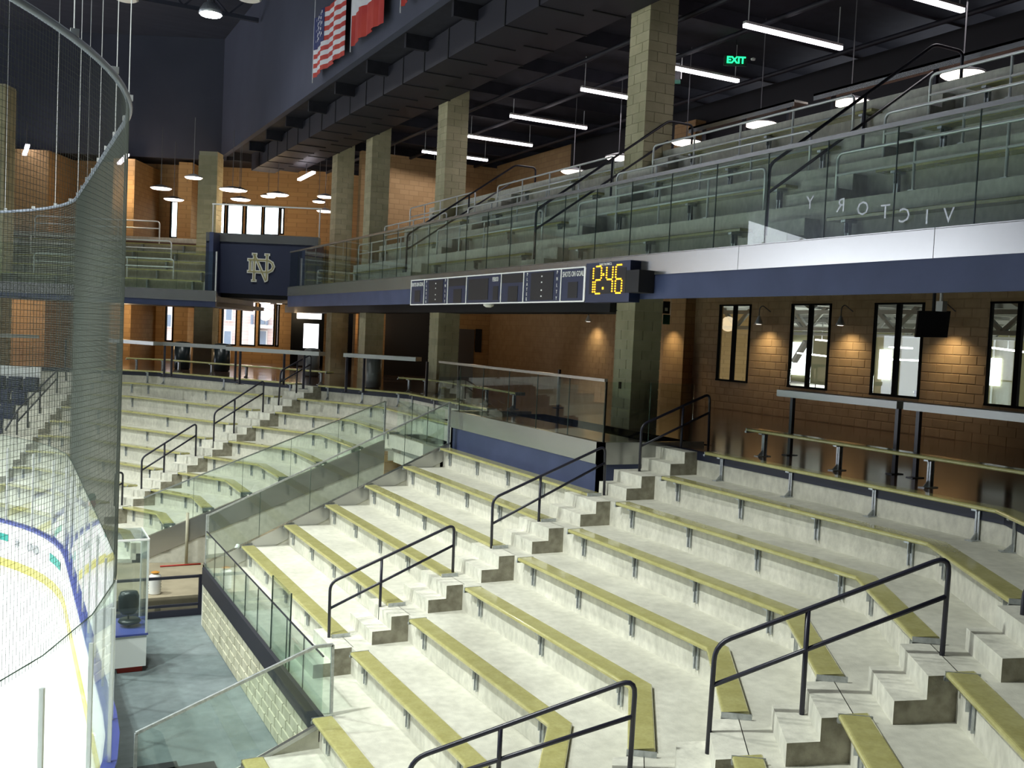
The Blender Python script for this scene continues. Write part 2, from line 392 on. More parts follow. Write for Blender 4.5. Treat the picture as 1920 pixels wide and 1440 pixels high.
_lg.box((-.03, -.05, -.43), (.24, .05, -.418)); _lg.add([(-.0, -.006, -.42), (.10, -.006, -.42), (.10, -.006, -.33), (-.0, .006, -.42), (.10, .006, -.42), (.10, .006, -.33)], [(0, 1, 2), (5, 4, 3), (0, 2, 5, 3)])
ME_LG = mesh('leg', _lg, M['galv'])
_ep = MB(); _ep.box((-.005, -.006, -.075), (.262, .006, .003)); _ep.box((-.005, -.006, -.075), (.262, .03, -.046))
ME_EP = mesh('end_plate', _ep, M['galv'])
ORD = ['lowest', 'second', 'third', 'fourth', 'fifth', 'sixth', 'seventh', 'eighth', 'ninth', 'tenth', 'eleventh']
def bench(n, a, b, label, group, leg=False, z=None, spacing=1.5, name='bench', ends=(1, 1)):
    z = Zs(n) if z is None else z; p = path(n, a, b)
    base = (p[0] + p[-1]) / 2; base.z = T(n)
    o = thing(name, label, 'bench', base, group)
    m = MB(); seat_mesh(m, n, a, b, z); build('seat_board', m, M['bench'], o)
    for i in range(len(p) - 1):
        d = p[i + 1] - p[i]; L = d.length; d.normalize(); ang = math.atan2(d.y, d.x) - math.pi / 2
        k = max(1, round((L - .5) / spacing)) if L > .9 else 0
        e0 = .3; e1 = .3
        for j in range(k + 1):
            t = e0 + (L - e0 - e1) * (j / k if k else .5)
            q = p[i] + d * t; q.z = z
            link('leg' if leg else 'bracket', ME_LG if leg else ME_BR, o, q, ang)
        for end, flag, q in ((0, ends[0], p[0]), (1, ends[1], p[-1])):
            if (end == 0 and i == 0 and flag) or (end == 1 and i == len(p) - 2 and flag):
                q = q.copy(); q.z = z; link('end_plate', ME_EP, o, q - d * .004 * (1 if end == 0 else -1), ang)
    return o
for n in range(-2, 8):
    t0 = 1.27 + .2 * n
    e = 11.5 if n < 0 else 12.62
    bench(n, (0, t0), (1, e), f'bent yellow-green bench right of the aisle beside the platform, {ORD[n+2]} row up', 'benches right of the near aisle', leg=(n == 7))
    if n < 6 and n >= 0:
        bench(n, (1, 13.45), (1, NEND - .12), f'straight yellow-green bench between the near aisle and the tunnel, {ORD[n]} row up', 'benches between the near aisle and the tunnel', spacing=1.3)
    if n > 0:
        bench(n, (0, 5.6), (0, t0 + .93), f'bench below the nearest long handrail, bottom right corner, {ORD[n-1]} row up', 'benches in the bottom right corner', leg=(n == 7))
    t1 = 1.5 + .25 * n
    bench(n, (1, yfar(n) + .12) if n < 6 else (1, 20.7), (2, t1), f'bent bench just beyond the tunnel wall, {ORD[n+2]} row up of the far stand', 'benches beyond the tunnel wall', leg=(n == 7))
    dd = Dp(n).dot(r0) + 14.15
    bench(n, (2, t1 + .93), (3, dd), f'long bench left of the far aisle handrails, {ORD[n+2]} row up', 'benches left of the far aisle', leg=(n == 7), spacing=2.4)
# benches standing on the concourse floor
bench(8, (0, 3.4), (1, 12.62), 'yellow-green bench on legs standing on the concourse floor, bottom right of the windows', 'concourse benches', leg=True)
bench(8, (1, 20.9), (2, 1.2), 'yellow-green bench on legs on the concourse, in front of the second column', 'concourse benches', leg=True)
bench(8, (2, 4.0), (3, 1.5), 'yellow-green bench on legs on the far concourse, below the silver counter', 'concourse benches', leg=True)

# ------------------------------------------------------------------ concourse floor (one slab outside the last riser)
fl = MB(); s = 7 + RS + .02
edge = path(s, (0, 8), (3, 20))
outer = [Vector((16, -8, 0)), Vector((26, 4, 0)), Vector((26, 34, 0)), Vector((20, 45, 0)), UV(-20, 52)]
for i in range(4):
    fl.prism([edge[i][:2], edge[i + 1][:2], outer[i + 1][:2], outer[i][:2]], CONC - .25, CONC)
struct('floor_concourse', fl, M['conc_floor'])
# rubber walkway and slab under everything
fl = MB(); fl.box((-70, -20, ICE - .3), (30, 60, ICE)); struct('floor', fl, M['rubber'])

# ------------------------------------------------------------------ block masonry
def blocks_wall(parent, o, d, L, z0, rows, bl, bh, th, mat, name='block', limit=300, holes=(), order=None, nrm=1):
    """running-bond blocks standing proud of a mortar backing; o = start, d = unit direction, th = proud depth.
    The pieces past LIMIT are joined into one part of kind stuff."""
    d = Vector(d); nn = Vector((d.y, -d.x, 0)) * nrm; ang = math.atan2(d.y, d.x); cells = []
    for r in range(rows):
        x = -bl / 2 if r % 2 else 0.0
        while x < L - .01:
            a = max(0, x); b = min(L, x + bl); x += bl
            if b - a < .05: continue
            za = z0 + r * bh; zb = za + bh; parts = [(a, b)]
            for (h0, h1, hz0, hz1) in holes:
                if hz0 < (za + zb) / 2 < hz1:
                    nx = []
                    for (p, q) in parts:
                        if q <= h0 or p >= h1: nx.append((p, q)); continue
                        if h0 - p > .04: nx.append((p, h0))
                        if q - h1 > .04: nx.append((h1, q))
                    parts = nx
            cells += [(p, q, za) for p, q in parts]
    if order: cells.sort(key=order)
    rest = MB(); cache = {}; j = .006
    for i, (a, b, z) in enumerate(cells):
        w = round(b - a, 3)
        if i < limit:
            if w not in cache:
                m = MB(); e = .012; h = bh - j
                x0, x1 = j, w - j; 
                m.add([(x0, 0, j), (x1, 0, j), (x1, 0, h), (x0, 0, h), (x0 + e, -th, j + e), (x1 - e, -th, j + e), (x1 - e, -th, h - e), (x0 + e, -th, h - e)],
                      [(4, 5, 6, 7), (0, 1, 5, 4), (1, 2, 6, 5), (2, 3, 7, 6), (3, 0, 4, 7), (3, 2, 1, 0)])
                if nrm < 0: m.v = [(p[0], -p[1], p[2]) for p in m.v]; m.f = [f[::-1] for f in m.f]
                cache[w] = mesh(name, m, mat)
            q = Vector(o) + d * a; q.z = z
            link(name, cache[w], parent, q, ang)
        else:
            q = Vector(o) + d * (a + j); r = Vector(o) + d * (b - j)
            rest.prism([(q.x, q.y), (r.x, r.y), (r.x + nn.x * th, r.y + nn.y * th), (q.x + nn.x * th, q.y + nn.y * th)], z + j, z + bh - j)
    if rest.v:
        k = build(name + '_rest', rest, mat, parent); k['kind'] = 'stuff'

def column(x, y, label, z0, z1, w=.68, turn=0.0, full=True):
    c = thing('block_column', label, 'column', (x, y, z0), 'masonry columns of the concourse')
    o = MB(); o.box((-w / 2 + .015, -w / 2 + .015, 0), (w / 2 - .015, w / 2 - .015, z1 - z0))
    me = mesh('core', o, M['colmortar']); link('core', me, c, (x, y, z0), turn)
    bh = .2; n = int((z1 - z0) / bh); j = .006; h2 = w / 2
    A = MB(); A.box((-h2, -h2, j), (h2 * .34 - j, -h2 * .36, bh - j)); B = MB(); B.box((-h2 * .34 + j, -h2, j), (h2, -h2 * .36, bh - j))
    ms = [mesh('block', A, M['colblock']), mesh('block', B, M['colblock'])]
    lim = 0
    for r in range(n):
        for k in range(4):
            if lim >= 300: break
            link('block', ms[r % 2], c, (x, y, z0 + r * bh), turn + k * math.pi / 2); lim += 1
    return c

ZC = 7.25
column(11.69, 16.99, 'nearest block column, tallest in the photo, right of the amber clock', CONC, ZC)
column(11.69, 27.1, 'second block column along the balcony, left of the tallest one', CONC, ZC)
column(11.69, 33.65, 'third block column along the balcony, counted from the tallest', CONC, ZC)
column(11.69, 37.7, 'fourth block column along the balcony, beside the far glass door', CONC, ZC)
q = UV(-12.86, 41.2)
column(q.x, q.y, 'far corner column, free standing left of the monogram wall', CONC, 7.0, .78, math.radians(-28))
q = UV(-19.7, 37.5)
column(q.x, q.y, 'far left column cut by the left edge of the photo', CONC, 8.5, .8, math.radians(-28))

# front wall of the near stand: blocks, dark steel band, glass guard
FX = pt(-1 + RS, (1, 0)).x
w = MB(); w.box((FX + .02, 11.66, ICE), (FX + .2, NEND, T(0) - .3)); fw = struct('wall_stand_front', w, M['mortar'])
blocks_wall(fw, (FX + .02, NEND, ICE), (0, -1, 0), NEND - 11.66, ICE, 5, .4, .17, .03, M['block'])
w = MB(); w.box((FX - .03, 11.60, T(0) - .3), (FX + .03, NEND + .02, T(0) + .02)); build('band', w, M['duct'], fw, 'dark steel band capping the block wall')
w = MB(); w.prism([(1.9, 11.6), (FX + .1, 11.6), (FX + .1, 11.75), (1.9, 11.75)], ICE, [T(-2) - .06, T(0) - .08, T(0) - .08, T(-2) - .06]); struct('wall_stand_return', w, M['concrete'])
fr = MB(); ribbon(fr, -3 + RS, -3 + RS + .12, (0, 6), (1, 11.6), ICE, T(-2)); struct('wall_lower_front', fr, M['riser'])
fr = MB(); ribbon(fr, -3 + RS, -3 + RS + .12, lambda s: (1, yfar(s)), (3, 12), ICE, T(-2)); struct('wall_far_stand_front', fr, M['riser'])

def panels(parent, a, b, z0, z1, n, mat='glass', th=.012, gap=.008, edge=True, z0b=None, z1b=None):
    """n upright glass panes side by side from a to b; tops and bottoms may slope"""
    a = Vector(a); b = Vector(b); L = (b - a).to_2d().length; d = (b - a); d.z = 0; d.normalize(); nn = Vector((-d.y, d.x, 0)) * th / 2
    z0b = z0 if z0b is None else z0b; z1b = z1 if z1b is None else z1b
    for i in range(n):
        t0, t1 = i / n, (i + 1) / n
        p = a + d * (L * t0 + gap / 2); q = a + d * (L * t1 - gap / 2)
        m = MB(); ol = [(p - nn)[:2], (q - nn)[:2], (q + nn)[:2], (p + nn)[:2]]
        zz = lambda A, B: [A + (B - A) * t0, A + (B - A) * t1, A + (B - A) * t1, A + (B - A) * t0]
        m.prism(ol, zz(z0, z0b), zz(z1, z1b)); g = build('glass_panel', m, M[mat], parent)
        if edge and i < n - 1:
            e = MB(); r = a + d * (L * t1); k = nn * 1.2
            zt = z0 + (z0b - z0) * t1; zu = z1 + (z1b - z1) * t1
            e.prism([(r - d * .004 - k)[:2], (r + d * .004 - k)[:2], (r + d * .004 + k)[:2], (r - d * .004 + k)[:2]], zt, zu); build('joint', e, M['glass_edge'], parent)

g = thing('glass_guard', 'frameless glass guard on the dark band above the block wall', 'glass guard', (FX, 15.6, T(0)))
panels(g, (FX + .03, 11.72, 0), (FX + .03, NEND, 0), T(0) + .02, T(0) + .72, 9)
m = MB(); m.box((FX + .024, 13.3, T(0) + .02), (FX + .036, 14.35, T(0) + 1.12)); build('tall_panel', m, M['glass'], g)
for yy in (13.3, 14.35): m = MB(); m.box((FX + .02, yy - .006, T(0) + .02), (FX + .04, yy + .006, T(0) + 1.12)); build('panel_edge', m, M['glass_edge'], g)
m = MB(); m.box((FX + .02, 11.72, T(0) + .72), (FX + .04, NEND, T(0) + .735)); build('cap_rail', m, M['duct'], g)
# low guard on the end of the lower rows, with a tan metal frame
g = thing('framed_guard', 'glass guard with sloping tan metal frame above the rubber walkway', 'glass guard', (2.6, 11.66, ICE))
Y0 = 11.62
pp = [at(258, 1440, Y=Y0), at(255, 1375, Y=Y0), at(590, 1213, Y=Y0), at(624, 1209, Y=Y0), at(621, 1337, Y=Y0)]
pp[0] = Vector((pp[1].x, Y0, pp[1].z - 1.1))
m = MB()
for a, b in zip(pp[:-1], pp[1:]): m.bar(a, b, .035, .035)
build('frame', m, M['galv'], g, 'tan metal frame')
m = MB(); ol = [pp[0], pp[4], pp[3], pp[2], pp[1]]
vs = [Vector((p.x, Y0 - .005, p.z)) for p in ol] + [Vector((p.x, Y0 + .005, p.z)) for p in ol]
vs[0].z = vs[5].z = -5.8
m.add(vs, [(0, 1, 2, 3, 4), (9, 8, 7, 6, 5)] + [(i, (i + 1) % 5, 5 + (i + 1) % 5, 5 + i) for i in range(5)]); build('glass_panel', m, M['glass'], g)
# steel nosing along the ends of the lower rows
m = MB(); m.bar((1.9, 11.62, T(-2) - .06), (FX + .1, 11.62, T(0) - .04), .06, .05); o = struct('trim_lower_end', m, M['steel'])

# ------------------------------------------------------------------ the tunnel between the two stands
def end_wall(name, P, Q, th, s0, s1, drop, zoff, band, label):
    """sloping side wall whose top follows the seats; P, Q plan points at row s0 and s1"""
    P = Vector(P); Q = Vector(Q); d = (Q - P); d.z = 0; d.normalize(); nn = Vector((-d.y, d.x, 0)) * th
    za, zb = Zs(s0) + zoff, Zs(s1) + zoff
    m = MB(); ol = [P[:2], Q[:2], (Q + nn)[:2], (P + nn)[:2]]
    m.prism(ol, ICE, [za, zb, zb, za]); o = struct(name, m, M['concrete'])
    if band:
        k = Vector((d.y, -d.x, 0)) * .012
        m = MB(); ol = [(P + k)[:2], (Q + k)[:2], (Q + nn * 1.05)[:2], (P + nn * 1.05)[:2]]
        m.prism(ol, [za - drop, zb - drop, zb - drop, za - drop], [za + .02, zb + .02, zb + .02, za + .02]); build('steel_band', m, M['steel'], o, label)
    return o
xs0 = 3.0; sA = (xs0 - 4.27) / .833; xs1 = 8.3; sB = (xs1 - 4.27) / .833
P0 = (xs0, Yw(xs0), 0); P1 = (xs1, Yw(xs1), 0)
end_wall('wall_tunnel_far', P0, P1, .14, sA, sB, .5, -.14, True, 'wide brushed steel band climbing beside the far stand')
end_wall('wall_tunnel_near', (FX, NEND, 0), (8.7, NEND, 0), .12, -.82, 5.3, .3, -.06, True, 'thin steel edge along the ends of the near rows')
g = thing('glass_guard', 'sloping glass guard with bright top rail above the wide steel band', 'glass guard', (5.6, 23.3, T(1)))
za, zb = Zs(sA) - .12, Zs(sB) - .12
panels(g, (P0[0], P0[1] + .07, 0), (P1[0], P1[1] + .07, 0), za, za + .93, 5, z0b=zb, z1b=zb + .93)
m = MB(); m.bar((P0[0], P0[1] + .07, za + .94), (P1[0], P1[1] + .07, zb + .94), .045, .03); build('top_rail', m, M['steel'], g)
m = MB(); m.bar((P1[0], P1[1] + .07, zb), (P1[0], P1[1] + .07, zb + .94), .04, .04); build('post', m, M['galv'], g)
g = thing('glass_guard', 'sloping glass guard over the row ends on the near side of the tunnel', 'glass guard', (6.2, NEND, T(2)))
za, zb = Zs(-.82) - .04, Zs(5.3) - .04
panels(g, (FX + .05, NEND + .06, 0), (8.7, NEND + .06, 0), za, za + .95, 5, z0b=zb, z1b=zb + .9)
m = MB(); m.bar((FX + .05, NEND + .06, za + .95), (8.7, NEND + .06, zb + .9), .03, .03); build('top_rail', m, M['galv'], g)
m = MB(); m.bar((FX + .05, NEND + .06, T(0)), (FX + .05, NEND + .06, za + .97), .05, .05); build('post', m, M['galv'], g); m = MB(); m.bar((8.7, NEND + .06, zb), (8.7, NEND + .06, zb + .9), .05, .05); build('post', m, M['galv'], g)
# bridge over the tunnel: tread of the seventh row, steel edge, pale beam, glass
m = MB(); m.prism([(8.55, NEND), (9.4, NEND), (9.4, 22.6), (8.4, 22.6)], T(6) - .3, T(6)); br = struct('floor_bridge', m, M['concrete'])
m = MB(); m.box((8.52, NEND + .1, T(6) - .66), (8.72, 22.6, T(6) - .38)); build('beam', m, M['riser'], br, 'pale concrete beam')
m = MB(); m.box((8.50, NEND, T(6) - .40), (8.70, 22.6, T(6) + .02)); build('edge_plate', m, M['steel'], br)
m = MB(); m.box((9.3, NEND, T(6)), (9.42, 22.6, T(7))); build('riser', m, M['riser'], br)
m = MB(); m.box((9.4, NEND, T(7) - .2), (10.3, 22.6, T(7))); build('tread', m, M['concrete'], br)
m = MB(); m.box((10.25, NEND, T(7)), (10.35, 22.6, T(8))); build('riser', m, M['riser'], br)
g = thing('glass_guard', 'upright glass guard above the mouth of the tunnel', 'glass guard', (8.62, 21, T(6)))
panels(g, (8.62, 19.75, 0), (8.62, 22.62, 0), T(6) + .02, T(6) + .85, 3)
m = MB(); m.box((9.5, 19.8, ICE), (9.7, 22.9, T(6) - .4)); m.box((8.3, 22.55, ICE), (9.6, 22.75, T(6) - .4)); struct('wall_tunnel_end', m, M['farwall'])
m = MB(); m.box((9.2, 21.2, -4.2), (9.49, 22.0, -3.3)); tag(build('cabinet', m, M['blackmat']), 'small dark cabinet on the tan wall inside the tunnel mouth', 'cabinet')

# raised platform beside the aisle: navy face, steel band, glass guard
PX = 8.85; PY0 = 13.79; PY1 = 19.9
m = MB(); m.box((PX, PY0, T(6) - .05), (PX + .1, PY1, -2.06)); m.box((PX, PY0, T(6) - .05), (11.2, PY0 + .1, -2.06)); m.box((PX, PY1 - .1, T(6) - .05), (11.2, PY1, -2.06))
pf = struct('wall_platform', m, M['navy'])
m = MB(); m.box((PX - .012, PY0 - .012, -2.06), (PX + .1, PY1 + .01, -1.69)); m.box((PX - .012, PY0 - .012, -2.06), (11.0, PY0 + .1, -1.69)); m.box((PX, PY1 - .1, -2.06), (10.8, PY1 + .012, -1.69)); build('steel_band', m, M['steel'], pf, 'brushed steel band above the navy face')
m = MB(); m.box((PX, PY0, -1.9), (11.2, PY1, CONC)); build('deck', m, M['conc_floor'], pf)
m = MB(); m.box((PX - .25, PY0, T(6) - .04), (PX, PY1 + .1, T(6))); build('curb', m, M['riser'], pf)
g = thing('glass_guard', 'glass guard with steel top rail on the navy platform front', 'glass guard', (PX, 16.9, -1.69))
panels(g, (PX + .05, PY0, 0), (PX + .05, PY1 + .9, 0), -1.69, -.68, 6)
m = MB(); m.box((PX + .02, PY0, -.68), (PX + .08, PY1 + .9, -.63)); build('top_rail', m, M['steel'], g)
g = thing('glass_guard', 'glass guard on the short side of the platform, facing the aisle steps', 'glass guard', (PX + .8, PY0, -1.69))
panels(g, (PX + .06, PY0 + .03, 0), (PX + 1.9, PY0 + .03, 0), -1.69, -.68, 2)
m = MB(); m.box((PX + .06, PY0 + .01, -1.70), (PX + .09, PY0 + .04, -.66)); build('post', m, M['frame'], g)

# ------------------------------------------------------------------ handrails at the aisles
def handrail(label, plane, top, mid, posts, r=.022, rad=.12, group='black aisle handrails', mat='black', name='aisle_handrail', reg=None):
    f = lambda p: at(p[0], p[1], plane=plane)
    tp = [f(p) for p in top]; c = sum(tp, Vector()) / len(tp)
    base = Vector((c.x, c.y, min(p.z for p in tp)))
    o = thing(name, label, 'handrail', base, group)
    m = MB(); m.tube(rounded(tp, rad), r, 10); build('top_rail', m, M[mat], o, smooth=True)
    if mid: m = MB(); m.tube([f(p) for p in mid], r * .95, 8); build('mid_rail', m, M[mat], o, smooth=True)
    for p in posts:
        q = f(p[0]); t = f(p[1]); t = Vector((q.x, q.y, t.z)); m = MB(); m.tube([q - Vector((0, 0, .03)), t], r, 8); build('post', m, M[mat], o, smooth=True)
    return o
A1 = ((0, 13.5), (20, 13.5))
handrail('black pipe handrail on the near aisle, lowest of three', A1, [(616, 1222), (619, 1093), (852, 983), (848, 1099)], [(618, 1141), (851, 1022)], [((711, 1171), (715, 1048))])
handrail('black pipe handrail on the near aisle, middle of three', A1, [(920, 1067), (924, 935), (1135, 836), (1132, 950)], [(923, 982), (1134, 868)], [((1008, 1016), (1013, 893))])
handrail('black pipe handrail on the near aisle, highest, beside the column', A1, [(1197, 919), (1203, 797), (1331, 738), (1328, 842)], [(1201, 837), (1331, 773)], [((1275, 872), (1279, 763))])
A2 = ((5.53, 6.43), (6.96, 5.66))
handrail('nearest large black handrail, at the right with three posts', A2, [(1325, 1433), (1341, 1208), (1781, 1042), (1764, 1257)], [(1336, 1285), (1777, 1117)], [((1502, 1360), (1522, 1142))], rad=.14)
handrail('black handrail cut by the bottom edge, right of centre', A2, [(757, 1500), (771, 1424), (1192, 1272), (1181, 1440)], [(770, 1478), (1190, 1342)], [((934, 1460), (941, 1362))], rad=.14)
handrail('short black rail post at the right edge of the photo', A2, [(1913, 1208), (1922, 1100), (2300, 980), (2290, 1100)], [(1918, 1160), (2295, 1020)], [], rad=.1)
c4 = lambda x, y: (190 + x / 4.2356, 640 + y / 4.2356)
pa = Cp(0) + D2 * 1.95; pb = Cp(5) + D2 * 3.2
AF = ((pa.x, pa.y), (pb.x, pb.y))
L4 = lambda l: [c4(*p) for p in l]
handrail('small hoop of black pipe at the foot of the far aisle', AF, L4([(105, 1350), (110, 1045), (172, 1040), (163, 1305)]), L4([(110, 1155), (170, 1125)]), [], r=.025, rad=.2)
handrail('black handrail low on the far aisle, next above the small hoop', AF, L4([(317, 1220), (322, 925), (755, 650), (748, 925)]), L4([(320, 1025), (755, 745)]), [(c4(495, 1090), c4(505, 812))], r=.025)
handrail('black handrail halfway up the far aisle', AF, L4([(890, 848), (898, 565), (1290, 310), (1282, 580)]), L4([(897, 655), (1288, 410)]), [(c4(1052, 730), c4(1060, 466))], r=.025)
handrail('black handrail at the top of the far aisle, reaching the concourse', AF, L4([(1407, 512), (1425, 235), (1665, 105), (1655, 340)]), L4([(1420, 325), (1660, 185)]), [(c4(1549, 402), c4(1560, 165))], r=.025)
p3 = UV(-14.75, 26); q3 = UV(-14.75, 36)
A3 = ((p3.x, p3.y), (q3.x, q3.y))
c6 = lambda x, y: (x / 6, 640 + y / 6)
handrail('long black handrail behind the net, beside the navy seats', A3, [c6(60, 1000), c6(200, 770), c6(640, 330), c6(740, 300), c6(745, 500)], [c6(200, 900), c6(640, 420)], [(c6(190, 1040), c6(205, 780)), (c6(310, 970), c6(320, 640)), (c6(443, 815), c6(450, 520)), (c6(640, 605), c6(650, 330))], r=.028)

# navy folding seats at the far left
def fseat(n, t, j=0):
    p = pt(n, (3, t)); ang = math.atan2(D3.y, D3.x)
    o = thing('folding_seat', f'navy folding seat behind the net, {ORD[max(0,n-2)]} row up, {ORD[j].replace("lowest","first")} from the aisle', 'seat', (p.x, p.y, T(n)), 'navy folding seats behind the net')
    def L(name, mb): me = mesh(name, mb, M['seatblue']); link(name, me, o, (p.x, p.y, T(n)), ang)
    b = MB(); b.add([(-.22, -.30, .42), (.22, -.30, .42), (.22, -.36, .86), (-.22, -.36, .86), (-.22, -.34, .42), (.22, -.34, .42), (.22, -.42, .84), (-.22, -.42, .84)], [(0, 1, 2, 3), (7, 6, 5, 4), (0, 4, 5, 1), (1, 5, 6, 2), (2, 6, 7, 3), (3, 7, 4, 0)]); L('backrest', b)
    b = MB(); b.box((-.21, -.30, .40), (.21, -.20, .80)); L('seat', b)
    b = MB(); b.box((-.25, -.36, 0), (-.22, -.2, .55)); L('leg', b)
for n in (2, 3, 4, 5):
    dd = Dp(n).dot(r0) + 15.35
    for k in range(8): fseat(n, dd + .27 + k * .54, k)
m = MB(); a = UV(-22, 32.25); b = UV(-15.45, 32.25); nn = f0 * .1
m.prism([a[:2], b[:2], (b + nn)[:2], (a + nn)[:2]], -2.26, -1.72); o = struct('trim_box_front', m, M['board'])

# ------------------------------------------------------------------ ice rink: ice, dasher boards, glass, netting
def rink_outline(off=0.0, n=14, step=None):
    """right end of the rink, counter-clockwise along the boards from the near side to the far side"""
    R = 8.5 + off; pts = [Vector((-58, 4.4 - off, 0)), Vector((-7.28, 4.4 - off, 0))]
    for k in range(1, n + 1):
        t = -math.pi / 2 + math.pi / 2 * k / n; pts.append(Vector((-7.28 + R * math.cos(t), 12.9 + R * math.sin(t), 0)))
    for k in range(0, n + 1):
        t = math.pi / 2 * k / n; pts.append(Vector((-7.28 + R * math.cos(t), 21.6 + R * math.sin(t), 0)))
    pts.append(Vector((-58, 30.1 + off, 0))); return pts
def resample(pts, st):
    out = [pts[0].copy()]; acc = 0
    for a, b in zip(pts[:-1], pts[1:]):
        L = (b - a).length; t = st - acc
        while t <= L: out.append(a + (b - a) * (t / L)); t += st
        acc = (acc + L) % st if L >= 0 else acc
    return out
ol = rink_outline()
m = MB(); m.prism([p[:2] for p in ol], ICE - .02, ICE + .015); struct('floor_ice', m, M['ice'])
ring = rink_outline(n=18)
def wallstrip(mb, o0, o1, z0, z1):
    a = rink_outline(o0, 18); b = rink_outline(o1, 18)
    for i in range(len(a) - 1): mb.prism([a[i][:2], a[i + 1][:2], b[i + 1][:2], b[i][:2]], z0, z1)
m = MB(); wallstrip(m, 0, .1, ICE + .2, ICE + 1.03); db = struct('wall_dasher_boards', m, M['board'])
m = MB(); wallstrip(m, -.02, .1, ICE + .01, ICE + .2); build('kick_plate', m, M['kick'], db, 'yellow kick plate')
m = MB(); wallstrip(m, -.025, .13, ICE + 1.03, ICE + 1.08); build('cap_rail', m, M['cap'], db, 'blue cap rail')
# printed adverts on the boards, far corner
def on_board(th, w, z0, z1, mat, name):
    R = 8.485; m = MB(); k = 6; vs = []
    for i in range(k + 1):
        t = th + w / R * (i / k - .5)
        for z in (z0, z1): vs.append((-7.28 + R * math.cos(t), 21.6 + R * math.sin(t), z))
    m.add(vs, [(2 * i, 2 * i + 2, 2 * i + 3, 2 * i + 1) for i in range(k)]); build(name, m, M[mat], db)
on_board(math.radians(31), .9, ICE + .62, ICE + .78, 'teal', 'advert'); on_board(math.radians(9), 1.0, ICE + .6, ICE + .78, 'teal', 'advert')
def text(name, s, size, mat, loc, right, up, parent=None, ext=.004, bold=0.0, xs=1.0, align='CENTER'):
    c = bpy.data.curves.new(name, 'FONT'); c.body = s; c.size = size; c.extrude = ext; c.align_x = align; c.align_y = 'CENTER'; c.offset = bold; c.resolution_u = 2
    tmp = bpy.data.objects.new('tmp', c); COL.objects.link(tmp); dg = bpy.context.evaluated_depsgraph_get()
    me = bpy.data.meshes.new_from_object(tmp.evaluated_get(dg)); bpy.data.objects.remove(tmp)
    right = Vector(right).normalized(); up = Vector(up).normalized(); nz = right.cross(up)
    Mx = Matrix(((right.x * xs, up.x, nz.x, 0), (right.y * xs, up.y, nz.y, 0), (right.z * xs, up.z, nz.z, 0), (0, 0, 0, 1)))
    me.transform(Mx); me.materials.clear(); me.materials.append(M[mat]); me.name = name
    return link(name, me, parent, loc)
for th, s_, sz in ((19.5, 'UND', .30), (25, '#', .3)):
    t = math.radians(th); R = 8.47; rt = Vector((math.sin(t), -math.cos(t), 0))
    text('lettering', s_, sz, 'grey', (-7.28 + R * math.cos(t), 21.6 + R * math.sin(t), ICE + .66), rt, (0, 0, 1), db)
# glass above the boards
GT = -2.87
full = rink_outline(.05, 40); i0 = 1
full[1].x -= .32
rs = resample(full[1:-1] + [Vector((-20, 30.15, 0))], 1.22)
g = thing('rink_glass', 'tall glass shield standing on the curved dasher boards', 'rink glass', (1.27, 17, ICE + 1.08))
for a, b in zip(rs[:-1], rs[1:]):
    d = (b - a).normalized(); nn = Vector((-d.y, d.x, 0)) * .006; a2 = a + d * .006; b2 = b - d * .006
    m = MB(); m.prism([(a2 - nn)[:2], (b2 - nn)[:2], (b2 + nn)[:2], (a2 + nn)[:2]], ICE + 1.08, GT); build('glass_panel', m, M['rinkglass'], g)
    m = MB(); m.box((-.015, -.02, 0), (.015, .02, GT - .28 - ICE - 1.08))
    link('post', mesh('post', m, M['chrome']), g, (b.x, b.y, ICE + 1.08), math.atan2(d.y, d.x))
m = MB()
for i in range(len(rs) - 1): m.bar((rs[i].x, rs[i].y, GT), (rs[i + 1].x, rs[i + 1].y, GT), .008, .008)
build('top_edge', m, M['glass_edge'], g)
# netting: real cords, top rail and hanging cables
NT = 2.36
npth = rink_outline(.05, 40)[1:-1] + [Vector((-22, 30.15, 0))]
nv = resample(npth, .05)
vs = []; fs = []
for p in nv:
    k = len(vs); w_ = .0016
    vs += [(p.x - w_, p.y, GT - .04), (p.x + w_, p.y, GT - .04), (p.x + w_, p.y, NT), (p.x - w_, p.y, NT), (p.x, p.y - w_, GT - .04), (p.x, p.y + w_, GT - .04), (p.x, p.y + w_, NT), (p.x, p.y - w_, NT)]
    fs += [(k, k + 1, k + 2, k + 3), (k + 4, k + 5, k + 6, k + 7)]
z = GT
while z < NT:
    for a, b in zip(npth[:-1], npth[1:]):
        k = len(vs); vs += [(a.x, a.y, z - .0014), (b.x, b.y, z - .0014), (b.x, b.y, z + .0014), (a.x, a.y, z + .0014)]; fs.append((k, k + 1, k + 2, k + 3))
    z += .05
g = thing('safety_net', 'tall grey safety net hanging from a curved pipe above the rink glass', 'net', (1.3, 17, GT))
me = bpy.data.meshes.new('netting'); me.from_pydata([(v[0] - 1.3, v[1] - 17, v[2] - GT) for v in vs], [], fs); me.materials.append(M['net'])
o = link('netting', me, g, (1.3, 17, GT)); o['kind'] = 'stuff'
m = MB(); m.tube([(p.x, p.y, NT) for p in npth], .034, 8); build('top_pipe', m, M['netpipe'], g, smooth=True)
nc = resample(npth, 2.44)
for p in nc[1:]:
    if p.x < -16: continue
    m = MB(); m.tube([(p.x, p.y, NT), (p.x, p.y, 12.3)], .006, 5); build('cable', m, M['chrome'], g)
for p in resample(npth, 1.22):
    if p.x < -12: continue
    m = MB(); m.bar((p.x - .03, p.y, NT + .05), (p.x + .04, p.y, NT + .05), .05, .06); build('clamp', m, M['chrome'], g)

